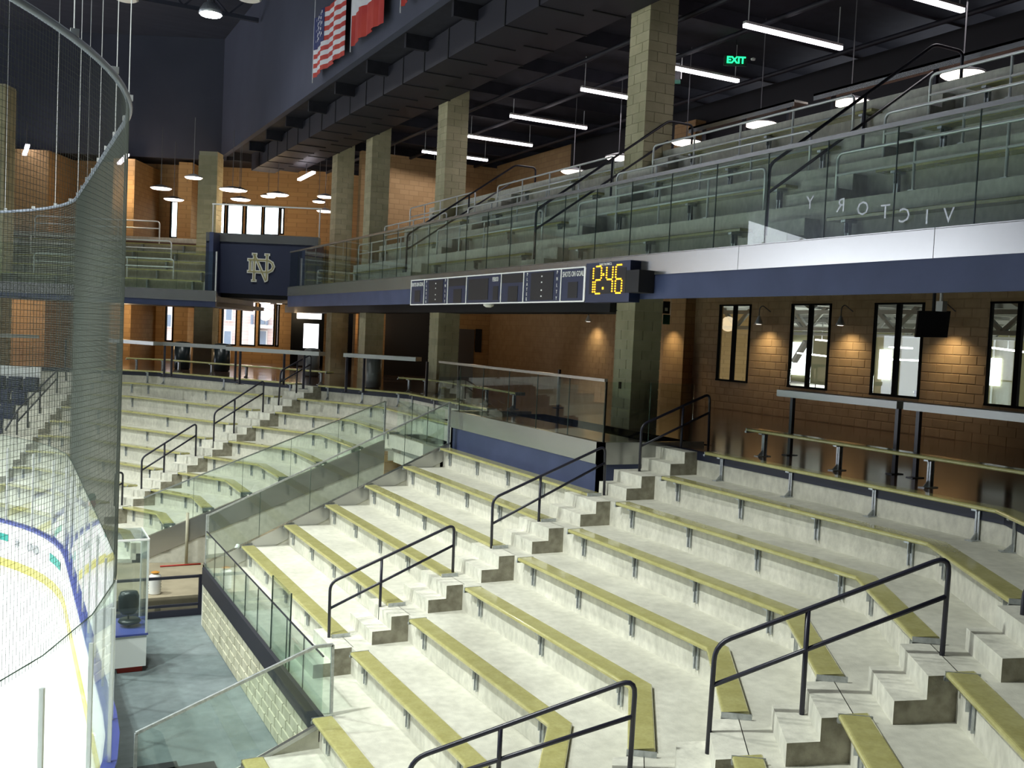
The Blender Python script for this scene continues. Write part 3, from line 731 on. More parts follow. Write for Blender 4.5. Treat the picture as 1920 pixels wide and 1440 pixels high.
# ------------------------------------------------------------------ building shell
def uvwall(name, v, th, u0, u1, z0, z1, holes, mat, parent=None, kind=True):
    """wall facing the eye, holes = (ua, ub, za, zb)"""
    us = sorted({u0, u1, *[h[0] for h in holes], *[h[1] for h in holes]}); m = MB()
    for a, b in zip(us[:-1], us[1:]):
        if b - a < 1e-4: continue
        segs = [(z0, z1)]
        for h in holes:
            if h[0] <= a + 1e-6 and h[1] >= b - 1e-6:
                nx = []
                for p, q in segs:
                    if h[2] > p: nx.append((p, min(q, h[2])))
                    if h[3] < q: nx.append((max(p, h[3]), q))
                segs = [x for x in nx if x[1] - x[0] > 1e-4]
        for p, q in segs:
            m.prism([UV(a, v)[:2], UV(b, v)[:2], UV(b, v + th)[:2], UV(a, v + th)[:2]], p, q)
    return struct(name, m, M[mat]) if kind else build(name, m, M[mat], parent)
def uvbox(name, u0, u1, v0, v1, z0, z1, mat, parent=None, label=None, kind=False):
    m = MB(); m.prism([UV(u0, v0)[:2], UV(u1, v0)[:2], UV(u1, v1)[:2], UV(u0, v1)[:2]], z0, z1)
    return struct(name, m, M[mat]) if kind else build(name, m, M[mat], parent, label)
def pu(px, py, v): p = at(px, py, V=v); return p.dot(r0)
def pz(px, py, v): return at(px, py, V=v).z
def pbox(name, px0, py0, px1, py1, v, th, mat, parent=None, label=None, kind=False):
    """box standing at depth v whose front face spans the given corners"""
    u0, u1 = pu(px0, (py0 + py1) / 2, v), pu(px1, (py0 + py1) / 2, v)
    z1, z0 = pz((px0 + px1) / 2, py0, v), pz((px0 + px1) / 2, py1, v)
    return uvbox(name, u0, u1, v, v + th, z0, z1, mat, parent, label, kind)

ZR = 12.4; ZS = 7.3
m = MB(); m.prism([(-75, -20), (30, -20), (30, 36.5), (-75, 90)], ZR, ZR + .3); roof = struct('ceiling_rink', m, M['roof'])
for yy in (6, 14, 22, 30, 38):
    m = MB(); m.box((-60, yy - .1, ZR - .25), (8.3, yy + .1, ZR)); m.box((-60, yy - .08, ZR - 1.1), (8.3, yy + .08, ZR - .95))
    for k in range(40):
        x = 8 - k * 1.6; m.bar((x, yy, ZR - .2), (x - .8, yy, ZR - 1.0), .06); m.bar((x - .8, yy, ZR - 1.0), (x - 1.6, yy, ZR - .2), .06)
    build('truss', m, M['roof'], roof)
m = MB(); m.box((8.4, -20, ZS), (8.6, 45, ZR)); struct('wall_bulkhead_right', m, M['bulk'])
m = MB(); m.prism([(8.6, -20), (30, -20), (30, 36.5), (8.6, 47.6)], ZS + .05, ZS + .25); cu = struct('ceiling_upper', m, M['ceil'])
ub = Vector((8.4, 45, 0)).dot(r0)
uvbox('wall_bulkhead_far', ub - 60, ub + .2, 43.8, 44.0, 7.15, ZR, 'bulk', kind=True)
uvbox('ceiling_far', -70, 14, 44.0, 46.3, 7.2, 7.4, 'ceil', kind=True)
m = MB(); m.box((-76, -20, ICE), (-75, 70, ZR)); struct('wall_left', m, M['roof'])
m = MB(); m.box((-75, -20.5, ICE), (30, -20, ZR)); struct('wall_near', m, M['roof'])
# ducts, pipes and joists under the upper ceiling
def duct(x0, x1, z0, z1, y0, y1, lab):
    o = thing('air_duct', lab, 'duct', ((x0 + x1) / 2, (y0 + y1) / 2, z0), 'ducts under the upper ceiling')
    m = MB(); m.box((x0, y0, z0), (x1, y1, z1)); build('duct_run', m, M['duct'], o)
    m = MB(); y = y0 + 1
    while y < y1: m.box((x0 - .02, y, z0 - .02), (x1 + .02, y + .05, z1)); y += 1.5
    o2 = build('flange', m, M['blackmat'], o); o2['kind'] = 'stuff'
duct(9.3, 10.3, 6.55, 7.25, 3, 43, 'broad dark duct running along the ceiling nearest the ice')
duct(10.42, 11.3, 6.7, 7.3, 3, 43, 'narrow dark duct behind the broad one, touching the columns')
for i in range(15):
    y = 3 + i * 2.9; m = MB(); m.box((8.7, y, 7.0), (20, y + .12, ZS + .05)); build('joist', m, M['ceil'], cu)
for i, x in enumerate((12.6, 14.2, 17.0)):
    m = MB(); m.tube([(x, 2, 6.85), (x, 43, 6.85)], .06, 8); build('pipe', m, M['duct'], cu, smooth=True)

# back wall of the concourse with the four tall windows
WX = 18.0; WYS = [(20.87, 22.2), (17.95, 19.33), (15.2, 16.6), (12.2, 13.57), (9.3, 10.7), (6.4, 7.8)]
WZ0, WZ1 = -.94, 1.15
m = MB(); ys = [2.0] + sorted([y for w_ in WYS for y in w_]) + [37.0]
for i, (a, b) in enumerate(zip(ys[:-1], ys[1:])):
    if i % 2: m.box((WX + .02, a, CONC), (WX + .12, b, WZ0)); m.box((WX + .02, a, WZ1), (WX + .12, b, 1.7))
    else: m.box((WX + .02, a, CONC), (WX + .12, b, 1.7))
bw = struct('wall_concourse', m, M['wallmortar'])
m = MB(); m.box((WX + .02, 2, 1.7), (WX + .3, 31, 7)); struct('upper_dark_sheet', m, M['blackmat'])  # black sheet stands in for the dark, open back of the upper concourse
m = MB(); m.box((WX + .02, 31, 1.7), (WX + .3, 37, 7)); struct('wall_upper', m, M['farwall'])
holes = [(37 - b, 37 - a, WZ0 - .05, WZ1 + .05) for a, b in WYS]
blocks_wall(bw, (WX + .02, 37, CONC), (0, -1, 0), 35, CONC, 17, .4, .2, .009, M['wallblock'], holes=holes,
            order=lambda c: abs((37 - c[0]) - 18.5) + (abs(c[2]) * .3))
for i, (a, b) in enumerate(WYS):
    m = MB(); mid = (a + b) / 2
    for y in (a + .03, b - .03): m.box((WX - .01, y - .025, WZ0), (WX + .06, y + .025, WZ1))
    m.box((WX - .015, mid - .055, WZ0), (WX + .07, mid + .055, WZ1)); m.box((WX - .015, a, WZ0 - .03), (WX + .06, b, WZ0 + .02)); m.box((WX - .01, a, WZ1 - .02), (WX + .06, b, WZ1 + .02))
    wn = struct(f'window_{i+1}', m, M['frame'])
    for q0, q1 in ((a + .06, mid - .07), (mid + .07, b - .06)):
        m = MB(); m.box((WX + .04, q0, WZ0 + .02), (WX + .05, q1, WZ1 - .02)); build('pane', m, M['glass'], wn)
# upper floor behind the raked seats
m = MB(); m.box((11.85, 2, 3.6), (17.9, 29.0, 3.9)); m.box((12.4, 29, 3.0), (17.9, 37, 3.3)); struct('floor_upper', m, M['conc_floor'])
# practice hall beyond the windows
HX = 60; HC = 1.75
m = MB(); m.box((18.2, -12, -6.2), (HX, 100, -6)); struct('floor_hall', m, M['hallwall'])
m = MB(); m.box((HX, -12, -6), (HX + .3, 100, HC + 1)); m.box((18.2, 99.8, -6), (HX, 100, HC + 1)); m.box((18.2, -12, -6), (HX, -11.8, HC + 1)); hw = struct('wall_hall', m, M['hallwall'])
m = MB(); m.box((18.35, -12, HC), (HX, 100, HC + .2)); m.box((18.2, 37.4, -6), (18.35, 100, HC + .2))
hr = struct('ceiling_hall', m, M['hallroof'])
m = MB()
for k in range(56): y = -8 + k * 1.9; m.box((18.4, y, HC - .16), (HX, y + .22, HC + .02))
o = build('deck_rib', m, M['halltruss'], hr); o['kind'] = 'stuff'
for k in range(3):
    x = 19.6 + k * 8; m = MB(); m.box((x, -10, HC - .35), (x + .2, 98, HC - .2)); m.box((x, -10, HC - 1.0), (x + .2, 98, HC - .86)) if k else None
    for j in range(50): y = -9 + j * 2.1; m.bar((x + .1, y, HC - (.9 if k else .55)), (x + .1, y + 1.05, HC), .13); m.bar((x + .1, y + 1.05, HC), (x + .1, y + 2.1, HC - (.9 if k else .55)), .13)
    build('truss', m, M['halltruss'], hr)
for i, (px, py, px1, py1) in enumerate([(1487, 641, 1509, 704), (1650, 655, 1668, 712), (1858, 671, 1874, 724)]):
    p = at(px, py, X=HX - .1); q = at(px1, py1, X=HX - .1)
    m = MB(); m.box((HX - .15, q.y, q.z), (HX - .05, p.y, p.z)); build('daylight_window', m, M['skypanel'], hw)
for (x0, y0, x1, y1) in ((1351, 648, 1399, 713), (1489, 678, 1512, 640)):
    m = MB(); m.bar(at(x0, y0, X=40), at(x1, y1, X=40), .35, .2); build('brace', m, M['halltruss'], hr)
for i, (x0, y0, x1, y1) in enumerate(((1377, 657, 1400, 658), (1496, 662, 1551, 668), (1652, 673, 1722, 676), (1860, 652, 1920, 660), (1380, 607, 1405, 609), (1530, 637, 1552, 639), (1668, 651, 1710, 653))):
    a_ = at(x0, y0, X=36); b_ = at(x1, y1, X=36); c_ = (a_ + b_) / 2
    o = thing('hall_light', f'bright tube light hanging in the hall beyond the tall windows, {ORD[i].replace("lowest", "first")} counted along the panes', 'light', c_, 'tube lights in the practice hall')
    m = MB(); m.bar(a_, b_, .12, .07); build('lit_tube', m, M['tube'], o)
    m = MB(); m.bar(c_, (c_.x, c_.y, HC), .03); build('hanger', m, M['chrome'], o)
for x, y in ((28, 8), (28, 28), (28, 48), (46, 18), (46, 45), (46, 72)): light('hall_fill', 'POINT', (x, y, -1.2), 900, (1, .98, .88), .6)
o = thing('hall_scoreboard', 'dark scoreboard with white outlines seen through the third tall window', 'scoreboard', (40, 33, -3.5))
HS = 40.0; a_ = at(1643, 740, X=HS); b_ = at(1722, 764, X=HS); u_ = (a_.y - b_.y) / 79
m = MB(); m.box((HS, b_.y - 3, a_.z - 1.1), (HS + .15, a_.y, a_.z)); build('board', m, M['sbdark'], o)
m = MB()
for k in (0, 15, 46, 62): y = a_.y - k * u_; m.box((HS - .03, y - .06, a_.z - 1.0), (HS, y, a_.z))
m.box((HS - .03, b_.y - 3, a_.z - .06), (HS, a_.y, a_.z)); m.box((HS - .03, a_.y - 46 * u_, a_.z - .42), (HS, a_.y - 15 * u_, a_.z - .36)); build('outline', m, M['whiteprint'], o)
text('lettering', 'PLAYER', .38, 'whiteprint', (HS - .04, a_.y - 76 * u_, a_.z - .3), (0, -1, 0), (0, 0, 1), o)
text('lettering', 'ND', .5, 'goldlogo', (HS - .04, a_.y - 8 * u_, a_.z - .45), (0, -1, 0), (0, 0, 1), o, bold=.02)
text('lettering', 'O', .5, 'teal', (HS - .04, a_.y - 54 * u_, a_.z - .45), (0, -1, 0), (0, 0, 1), o, bold=.03)

# end wall of the concourse, lift door, sign, dark opening
m = MB(); m.box((12.2, 37.0, CONC), (18.3, 37.3, 6.9)); we = struct('wall_concourse_end', m, M['farwall'])
def onY(name, px0, py0, px1, py1, Y, th, mat, parent=None, label=None):
    a = at(px0, (py0 + py1) / 2, Y=Y); b = at(px1, (py0 + py1) / 2, Y=Y); c = at((px0 + px1) / 2, py0, Y=Y); d = at((px0 + px1) / 2, py1, Y=Y)
    m = MB(); m.box((a.x, Y - th, d.z), (b.x, Y, c.z)); return build(name, m, M[mat], parent, label)
o = onY('door_panel', 858, 617, 887, 716, 37.0, .05, 'door'); o.name = 'door_3'; o['kind'] = 'structure'
onY('door_frame', 856, 613, 889, 617, 37.0, .08, 'frame', o)
tag(onY('wall_sign', 891, 617, 902, 660, 37.0, .06, 'blackmat'), 'narrow black wall sign with pale lettering beside the lift door', 'sign')
tag(onY('call_plate', 932, 649, 941, 662, 37.0, .05, 'frame'), 'small black call plate on the tan wall', 'panel')
tag(onY('wall_cabinet', 941, 614, 950, 690, 37.0, .08, 'blackmat'), 'tall dark cabinet on the tan wall right of the call plate', 'cabinet')
tag(onY('dark_opening', 716, 578, 812, 745, 37.0, .12, 'blackmat'), 'broad dark opening behind the second and third columns', 'opening')  # black sheet stands in for the darkness of an opening
o = thing('poster_pier', 'tan block pier with a dark framed poster, between third column and dark opening', 'pier', at(690, 728, V=37.5))
pbox('pier', 669, 583, 716, 745, 37.5, .7, 'farwall', o); pbox('poster', 683, 604, 711, 651, 37.44, .05, 'sbdark', o); pbox('badge', 693, 600, 702, 611, 37.40, .03, 'whiteprint', o)
pbox('wall_behind_pier', 640, 560, 669, 745, 41.5, .3, 'blackmat', kind=True)
# dark beam between the columns, under the balcony
m = MB(); m.box((11.2, 17.35, .60), (12.1, 44, .95)); struct('ceiling_beam', m, M['blackmat'])

# ------------------------------------------------------------------ upper deck of the near side
UX = 8.4; UZ = [1.25, 1.93, 2.58, 3.25, 3.9]; UE = [8.4, 9.45, 10.25, 11.05, 11.85]; UY0, UY1 = -8.0, 32.6
m = MB(); m.prism([(UX + .02, UY0), (18, UY0), (18, UY1), (UX + .02, UY1)], [.66, 1.45, 1.45, .66], [1.0, 1.75, 1.75, 1.0]); UYT = 29.0; ud = struct('floor_upper_deck', m, M['blackmat'])
for i in range(4):
    m = MB(); m.box((UE[i], UY0, UZ[i] - .25), (UE[i + 1] + .02, UYT, UZ[i])); build('tread', m, M['concrete'], ud)
    m = MB(); m.box((UE[i + 1] - .02, UY0, UZ[i] - .02), (UE[i + 1] + .1, UYT, UZ[i + 1] - .003)); build('riser', m, M['riser'], ud)
m = MB(); m.box((UX - .02, UY0, .64), (UX + .02, UY1, .99)); uf = struct('wall_balcony_front', m, M['navy'])
y = UY0
while y < UY1:
    m = MB(); y2 = min(y + 3.0, UY1); m.box((UX - .035, y + .004, .99), (UX + .02, y2 - .004, 1.29)); m.box((UX - .035, y + .004, 1.285), (UX + .08, y2 - .004, 1.30)); build('steel_panel', m, M['steel'], uf); y = y2
g = thing('glass_guard', 'long glass guard with steel top rail along the upper balcony', 'glass guard', (UX, 20, 1.3))
panels(g, (UX + .03, -.4, 0), (UX + .03, 32.6, 0), 1.3, 2.42, 33)
m = MB(); m.box((UX - .0, -.4, 2.42), (UX + .06, 32.6, 2.47)); build('top_rail', m, M['steel'], g)
# letters reflected in the balcony glass, imitated by mirrored solid text
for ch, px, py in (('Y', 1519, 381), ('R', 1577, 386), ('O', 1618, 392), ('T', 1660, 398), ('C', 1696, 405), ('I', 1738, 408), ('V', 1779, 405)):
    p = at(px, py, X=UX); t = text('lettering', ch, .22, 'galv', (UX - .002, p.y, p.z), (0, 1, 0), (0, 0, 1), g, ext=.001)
SEC = [(1.0, 9.5), (10.85, 15.9), (17.3, 22.65), (24.0, 28.7)]
SN = ['nearest, at the right edge', 'between the first and second upper aisles', 'between the second and third upper aisles', 'beyond the third upper aisle']
for k in range(4):
    X = 9.2 + .8 * k; zz = (1.68, 2.38, 3.05, 3.7)[k]
    for j, (a, b) in enumerate(SEC):
        o = thing('upper_bench', f'upper deck bench, {ORD[k]} row, section {SN[j]}', 'bench', (X, (a + b) / 2, UZ[k]), 'benches of the upper deck')
        m = MB(); pr = [(0, -.045), (0, -.01), (.01, 0), (.24, 0), (.25, -.01), (.25, -.045)]
        m.sweep([[(X + dx, yy, zz + dz) for dx, dz in pr] for yy in (a + .15, b - .15)], None); build('seat_board', m, M['bench'], o)
        nb = max(2, round((b - a) / 2.0))
        for i in range(nb):
            yy = a + .4 + (b - a - .8) * i / (nb - 1)
            link('bracket', ME_BR, o, (X, yy, zz))
for k in range(3):
    X = UE[k + 1] + .03; z0 = UZ[k + 1]; zt = (2.53, 3.16, 3.79)[k]; zm = zt - .27
    for j, (a, b) in enumerate(SEC):
        o = thing('seat_guardrail', f'silver two-bar rail behind the {ORD[k]} upper row, section {SN[j]}', 'railing', (X, (a + b) / 2, z0), 'silver rails of the upper deck')
        m = MB(); m.tube(rounded([(X, a, z0), (X, a, zt), (X, b, zt), (X, b, z0)], .1), .02, 8); build('top_rail', m, M['chrome'], o, smooth=True)
        m = MB(); m.tube([(X, a, zm), (X, b, zm)], .018, 8); build('mid_rail', m, M['chrome'], o, smooth=True)
        nb = round((b - a) / 1.3)
        for i in range(1, nb):
            yy = a + (b - a) * i / nb; m = MB(); m.tube([(X, yy, z0 - .02), (X, yy, zt)], .018, 8); m.box((X - .04, yy - .04, z0), (X + .04, yy + .04, z0 + .012)); build('post', m, M['chrome'], o)
for j, (ya, yb) in enumerate([(9.5, 10.85), (15.9, 17.3), (22.65, 24.0)]):
    for i in range(4):
        m = MB(); x = UE[i + 1]; h = (UZ[i + 1] - UZ[i])
        m.box((x - .56, ya + .2, UZ[i] - .01), (x - .28, yb - .2, UZ[i] + h / 3)); m.box((x - .28, ya + .2, UZ[i] - .01), (x, yb - .2, UZ[i] + 2 * h / 3)); build('step', m, M['riser'], ud)
    y = (ya + yb) / 2
    o = thing('aisle_handrail', f'black sloping handrail in the {["first","second","third","fourth"][j]} upper aisle, counted from the right', 'handrail', (9, y, 1.25), 'black upper aisle handrails')
    m = MB(); m.tube(rounded([(8.95, y, 1.25), (8.95, y, 2.42), (11.9, y, 4.5), (12.5, y, 4.5), (12.5, y, 3.9)], .1), .024, 8); build('top_rail', m, M['black'], o, smooth=True)
    m = MB(); m.tube([(8.95, y, 2.05), (11.9, y, 4.1)], .022, 8); build('mid_rail', m, M['black'], o, smooth=True)
    m = MB(); m.tube([(10.6, y, 2.58), (10.6, y, 3.6)], .022, 8); build('post', m, M['black'], o)
for j, (a, b) in enumerate([(2.5, 8.1), (8.5, 13.4), (13.9, 17.0)]):
    o = thing('drink_counter', f'steel standing counter at the back of the upper deck, {["nearest to the right edge","in the middle","beside the tallest column"][j]}', 'counter', (12.9, (a + b) / 2, 3.9), 'upper standing counters')
    m = MB(); m.box((12.7, a, 4.50), (13.05, b, 4.54)); m.box((12.7, a, 4.42), (12.72, b, 4.54)); build('top', m, M['steel'], o)
    for y in (a + .3, (a + b) / 2, b - .3): m = MB(); m.box((12.85, y - .03, 3.9), (12.91, y + .03, 4.5)); build('leg', m, M['black'], o)

# ------------------------------------------------------------------ hanging lights of the upper concourse
k = 0
for (y, x0, x1) in [(13.0, 13.3, 15.9), (16.0, 13.2, 15.87), (19.36, 13.3, 15.88), (22.4, 13.24, 15.9), (26.35, 13.19, 15.82), (29.9, 13.46, 15.84), (33.5, 13.3, 15.9), (37.2, 13.5, 15.4), (40.8, 13.6, 16.1)]:
    o = thing('tube_pendant', f'long white tube light under the dark ceiling, {ORD[k].replace("lowest","first")} from the right', 'light', ((x0 + x1) / 2, y, 6.5), 'hanging tube lights'); k += 1
    m = MB(); m.box((x0, y - .045, 6.46), (x1, y + .045, 6.53)); build('lit_tube', m, M['tube'], o)
    m = MB(); m.box((x0, y - .05, 6.53), (x1, y + .05, 6.58)); build('housing', m, M['white'], o)
    for x in (x0 + .1, x1 - .1):
        m = MB(); m.tube([(x, y, 6.58), (x, y, 7.35)], .012, 6); build('hanger', m, M['chrome'], o)
def pendant(loc, r, label, mat='disc'):
    o = thing('bowl_pendant', label, 'light', loc, 'round pendant lights')
    x, y, z = loc
    m = MB(); m.lathe((x, y, z), [(r * .5, -.055), (r * .85, -.04), (r, 0)], 24); build('lit_bowl', m, M[mat], o, smooth=True)
    m = MB(); m.lathe((x, y, z), [(r * 1.02, 0), (r * 1.02, .03), (r * .3, .12), (.03, .14)], 24); build('rim', m, M['door'], o, smooth=True)
    m = MB(); m.tube([(x, y, z + .1), (x, y, 7.36 if z > 2 else z + .5)], .012, 6); build('stem', m, M['door'], o)
for i, (px, py) in enumerate([(1805, 140), (1595, 192), (1425, 233), (1287, 267), (1160, 296), (1075, 322)]):
    pendant(at(px, py, X=15.0), .37, f'glowing round pendant behind the silver rails, {ORD[i] if i else "nearest"} from the right')
light('upper_fill', 'AREA', (14.6, 12, 6.3), 90, (1, .93, .95), 3, (14, 12, 0)); light('upper_fill', 'AREA', (14.6, 24, 6.3), 90, (1, .93, .95), 3, (14, 24, 0)); light('upper_fill', 'AREA', (14.6, 35, 6.3), 60, (1, .93, .95), 3, (14, 35, 0))

# ------------------------------------------------------------------ far end: wall with tall windows on two floors
FV = 46.0
def hole(px0, py0, px1, py1, v=FV): return (pu(px0, (py0 + py1) / 2, v), pu(px1, (py0 + py1) / 2, v), pz(px0, py1, v), pz(px0, py0, v))
UPW = [(320, 376, 333, 446), (365, 378, 377, 447), (409, 380, 421, 442), (426, 381, 455, 441), (461, 383, 491, 441), (495, 386, 523, 441), (526, 389, 532, 440)]
LOW = [(311, 571, 324, 640), (354, 574, 364, 643), (400, 577, 409, 645), (417, 562, 443, 647), (452, 564, 479, 648), (486, 566, 514, 648), (518, 570, 522, 650)]
uvwall('wall_far', FV, .12, -80, 12.5, ICE, 7.3, [hole(*h) for h in UPW + LOW], 'farwall')
for i, h in enumerate(UPW + LOW):
    a, b, z0, z1 = hole(*h); m = MB()
    for u in (a, b): m.prism([UV(u - .03, FV - .03)[:2], UV(u + .03, FV - .03)[:2], UV(u + .03, FV + .1)[:2], UV(u - .03, FV + .1)[:2]], z0, z1)
    for z in (z0, z1 - .06): m.prism([UV(a, FV - .03)[:2], UV(b, FV - .03)[:2], UV(b, FV + .1)[:2], UV(a, FV + .1)[:2]], z, z + .06)
    wn = struct(f'window_{i+7}', m, M['frame'])
    uvbox('pane', a, b, FV + .04, FV + .05, z0, z1, 'glass', wn)
# towers and piers standing in front of the far wall
def bgpier(name, px0, px1, yt, yb, v, th, mat='farwall'): pbox(name, px0, yt, px1, yb, v, th, mat, kind=True)
def tower(name, px0, px1, v, zt, z0=CONC):
    u0, u1 = pu(px0, 600, v), pu(px1, 600, v); uvbox(name, u0, u1, v, FV, z0, zt, 'farwall', kind=True)
tower('wall_far_bay_left', -60, 84, 43.0, 7.1); tower('wall_far_bay_middle', 205, 245, 43.0, 6.9)
tower('wall_far_pier_near', 327, 352, 44.5, 7.1)
uvbox('wall_far_side', 6.0, 6.3, 30, 46, CONC, 7, 'farwall', kind=True)
# far floors
uvbox('floor_far_upper', -32, pu(596, 440, 40), 41.9, FV, 3.05, 3.3, 'conc_floor', kind=True)
# glass door to the daylight, beside the fourth column
dv = 43.4
o = pbox('door_4', 545, 576, 606, 690, dv, .1, 'frame', kind=True)
pbox('transom_pane', 557, 580, 603, 598, dv - .02, .02, 'skypanel', o); pbox('lit_pane', 569, 607, 597, 653, dv - .02, .02, 'skypanel', o); pbox('lower_pane', 558, 658, 600, 686, dv - .02, .02, 'greypane', o)
# brick building across the street
ev = 62.0
def ebox(name, px0, py0, px1, py1, v, th, mat, par): return pbox(name, px0, py0, px1, py1, v, th, mat, par)
o = thing('brick_building', 'pale brick building with white windows seen through the far windows', 'building', UV(-20, ev, -2))
uvbox('facade', -36, 0, ev, ev + 4, -4, 3.2, 'pinkbrick', o); uvbox('cornice', -36, 0, ev - .3, ev + 4, 3.2, 3.6, 'limestone', o)
for (a, b, c, d) in [(424, 574, 434, 600), (420, 621, 432, 650), (400, 578, 408, 600), (400, 620, 407, 650), (487, 578, 497, 608), (487, 621, 498, 650), (470, 618, 477, 650), (312, 590, 320, 612)]:
    w_ = ebox('window', a - 2, b - 2, c + 2, d + 2, ev - .15, .2, 'limestone', o); ebox('pane', a, b, c, d, ev - .2, .06, 'greypane', w_)
ebox('balcony', 466, 609, 506, 615, ev - .8, .8, 'limestone', o); ebox('bay', 466, 615, 482, 655, ev - .5, .5, 'limestone', o)
for px in (471, 499): ebox('pilaster', px - 1, 590, px + 2, 609, ev - .3, .3, 'greypane', o)
m = MB(); m.box((-90, 30, -5.0), (60, 140, -4.5)); m.v = [tuple(UV(v[0], v[1], v[2])) for v in m.v]; 
mm = MB(); mm.prism([UV(-60, 47)[:2], UV(20, 47)[:2], UV(20, 90)[:2], UV(-60, 90)[:2]], -2.4, -2.2); struct('ground_outside', mm, M['limestone'])

# ------------------------------------------------------------------ far upper deck, left
GV = 36.0; gu1 = pu(404, 560, GV); gu0 = -24
zf = [pz(200, 567, GV), pz(200, 556, GV), pz(200, 536, GV), pz(200, 462, GV)]
fd = uvbox('wall_far_balcony_front', gu0, gu1, GV, GV + .2, zf[0], zf[1], 'navy', kind=True)
uvbox('steel_band', gu0, gu1, GV - .02, GV + .2, zf[1], zf[2], 'steel', fd)
for i in range(6):
    z = zf[2] - .05 + i * .40; v0 = GV + .2 + i * .98
    uvbox('tread', gu0, gu1 - .35, v0, v0 + 1.0, z - .4, z, 'concrete', fd); uvbox('riser', gu0, gu1 - .35, v0 + .95, v0 + 1.05, z - .05, z + .398, 'riser', fd)
    if i < 5:
        o = thing('far_upper_bench', f'dim bench of the far upper deck, {ORD[i]} row behind the glass', 'bench', UV(-17, v0 + .7, z), 'benches of the far upper deck')
        uvbox('seat_board', gu0, gu1 - .8, v0 + .66, v0 + .92, z + .39, z + .43, 'bench', o)
        for k in range(6):
            u = gu1 - 1.2 - k * 1.7; uvbox('bracket', u, u + .05, v0 + .75, v0 + .94, z + .05, z + .39, 'galv', o)
uvbox('wall_far_deck_side', gu1 - .35, gu1 - .2, GV + .2, 42, zf[0], 3.3, 'navy', kind=True)
uvbox('ceiling_far_lower', gu0, gu1, GV + .2, 43, zf[0] + .05, zf[0] + .2, 'blackmat', kind=True)
g = thing('glass_guard', 'far glass guard along the left balcony, behind the net', 'glass guard', UV(-16, GV, zf[2]), )
a = UV(gu0, GV + .06); b = UV(gu1, GV + .06); panels(g, a, b, zf[2], zf[3], 9)
uvbox('end_post', gu1 - .04, gu1 + .01, GV, GV + .06, zf[1], zf[3], 'chrome', g)
# silver rails of that deck
def urail(label, v, u0, u1, zb, zt):
    o = thing('seat_guardrail', label, 'railing', UV((u0 + u1) / 2, v, zb), 'silver rails of the far deck')
    P_ = lambda u, z: UV(u, v, z)
    m = MB(); m.tube(rounded([P_(u0, zb), P_(u0, zt), P_(u1, zt), P_(u1, zb)], .15), .028, 6); build('top_rail', m, M['chrome'], o)
    m = MB(); m.tube([P_(u0, zt - .3), P_(u1, zt - .3)], .025, 6); build('mid_rail', m, M['chrome'], o)
    n = max(2, round((u1 - u0) / 2.0))
    for i in range(1, n): u = u0 + (u1 - u0) * i / n; m = MB(); m.tube([P_(u, zb), P_(u, zt)], .022, 6); build('post', m, M['chrome'], o)
v_ = GV + 1.2; urail('silver rail behind the net, lowest of three on the left balcony', v_, pu(64, 480, v_), pu(326, 480, v_), zf[2] + .3, zf[2] + 1.15)
v_ = GV + 3.2; urail('silver rail behind the net, middle of three on the left balcony', v_, pu(-30, 455, v_), pu(322, 440, v_), zf[2] + 1.1, zf[2] + 1.98)
v_ = GV + 5.4; urail('silver rail behind the net, highest of three on the left balcony', v_, pu(66, 420, v_), pu(300, 405, v_), zf[2] + 1.95, zf[2] + 2.95)
# black coping of the back of that deck
uvbox('trim_far_deck', gu0, gu1, 42.1, 42.3, 3.0, 3.45, 'navyband', kind=True)

# ------------------------------------------------------------------ monogram wall between the two balconies
NV = 37.0; nu0, nu1 = pu(385, 500, NV), pu(603, 500, NV)
nz0, nz1 = pz(500, 553, NV), pz(500, 455, NV)
nw = uvbox('wall_monogram', nu0, nu1, NV, NV + .3, nz0, nz1, 'navydeep', kind=True)
uvbox('floor_monogram_box', nu0, nu1, NV + .3, 45.5, nz0 - .15, nz0 + .05, 'blackmat', kind=True)
pbox('steel_coping', 386, 440, 597, 456, NV - .06, .45, 'steel', nw)
# thin rail over the coping, dark banner stand
g = thing('glass_guard', 'thin railing above the steel coping of the monogram wall', 'railing', UV(-8, NV + .2, 3.3))
m = MB(); zt = pz(500, 387, NV + .3); a = UV(pu(393, 400, NV), NV + .3, zt); b = UV(pu(600, 400, NV), NV + .3, zt); m.tube([a, b], .03, 6); build('top_rail', m, M['chrome'], g)
for px in (395, 597): m = MB(); p = UV(pu(px, 400, NV), NV + .3, zt); m.tube([p, p - Vector((0, 0, 1.15))], .025, 6); build('post', m, M['chrome'], g)
g.name = 'coping_railing'
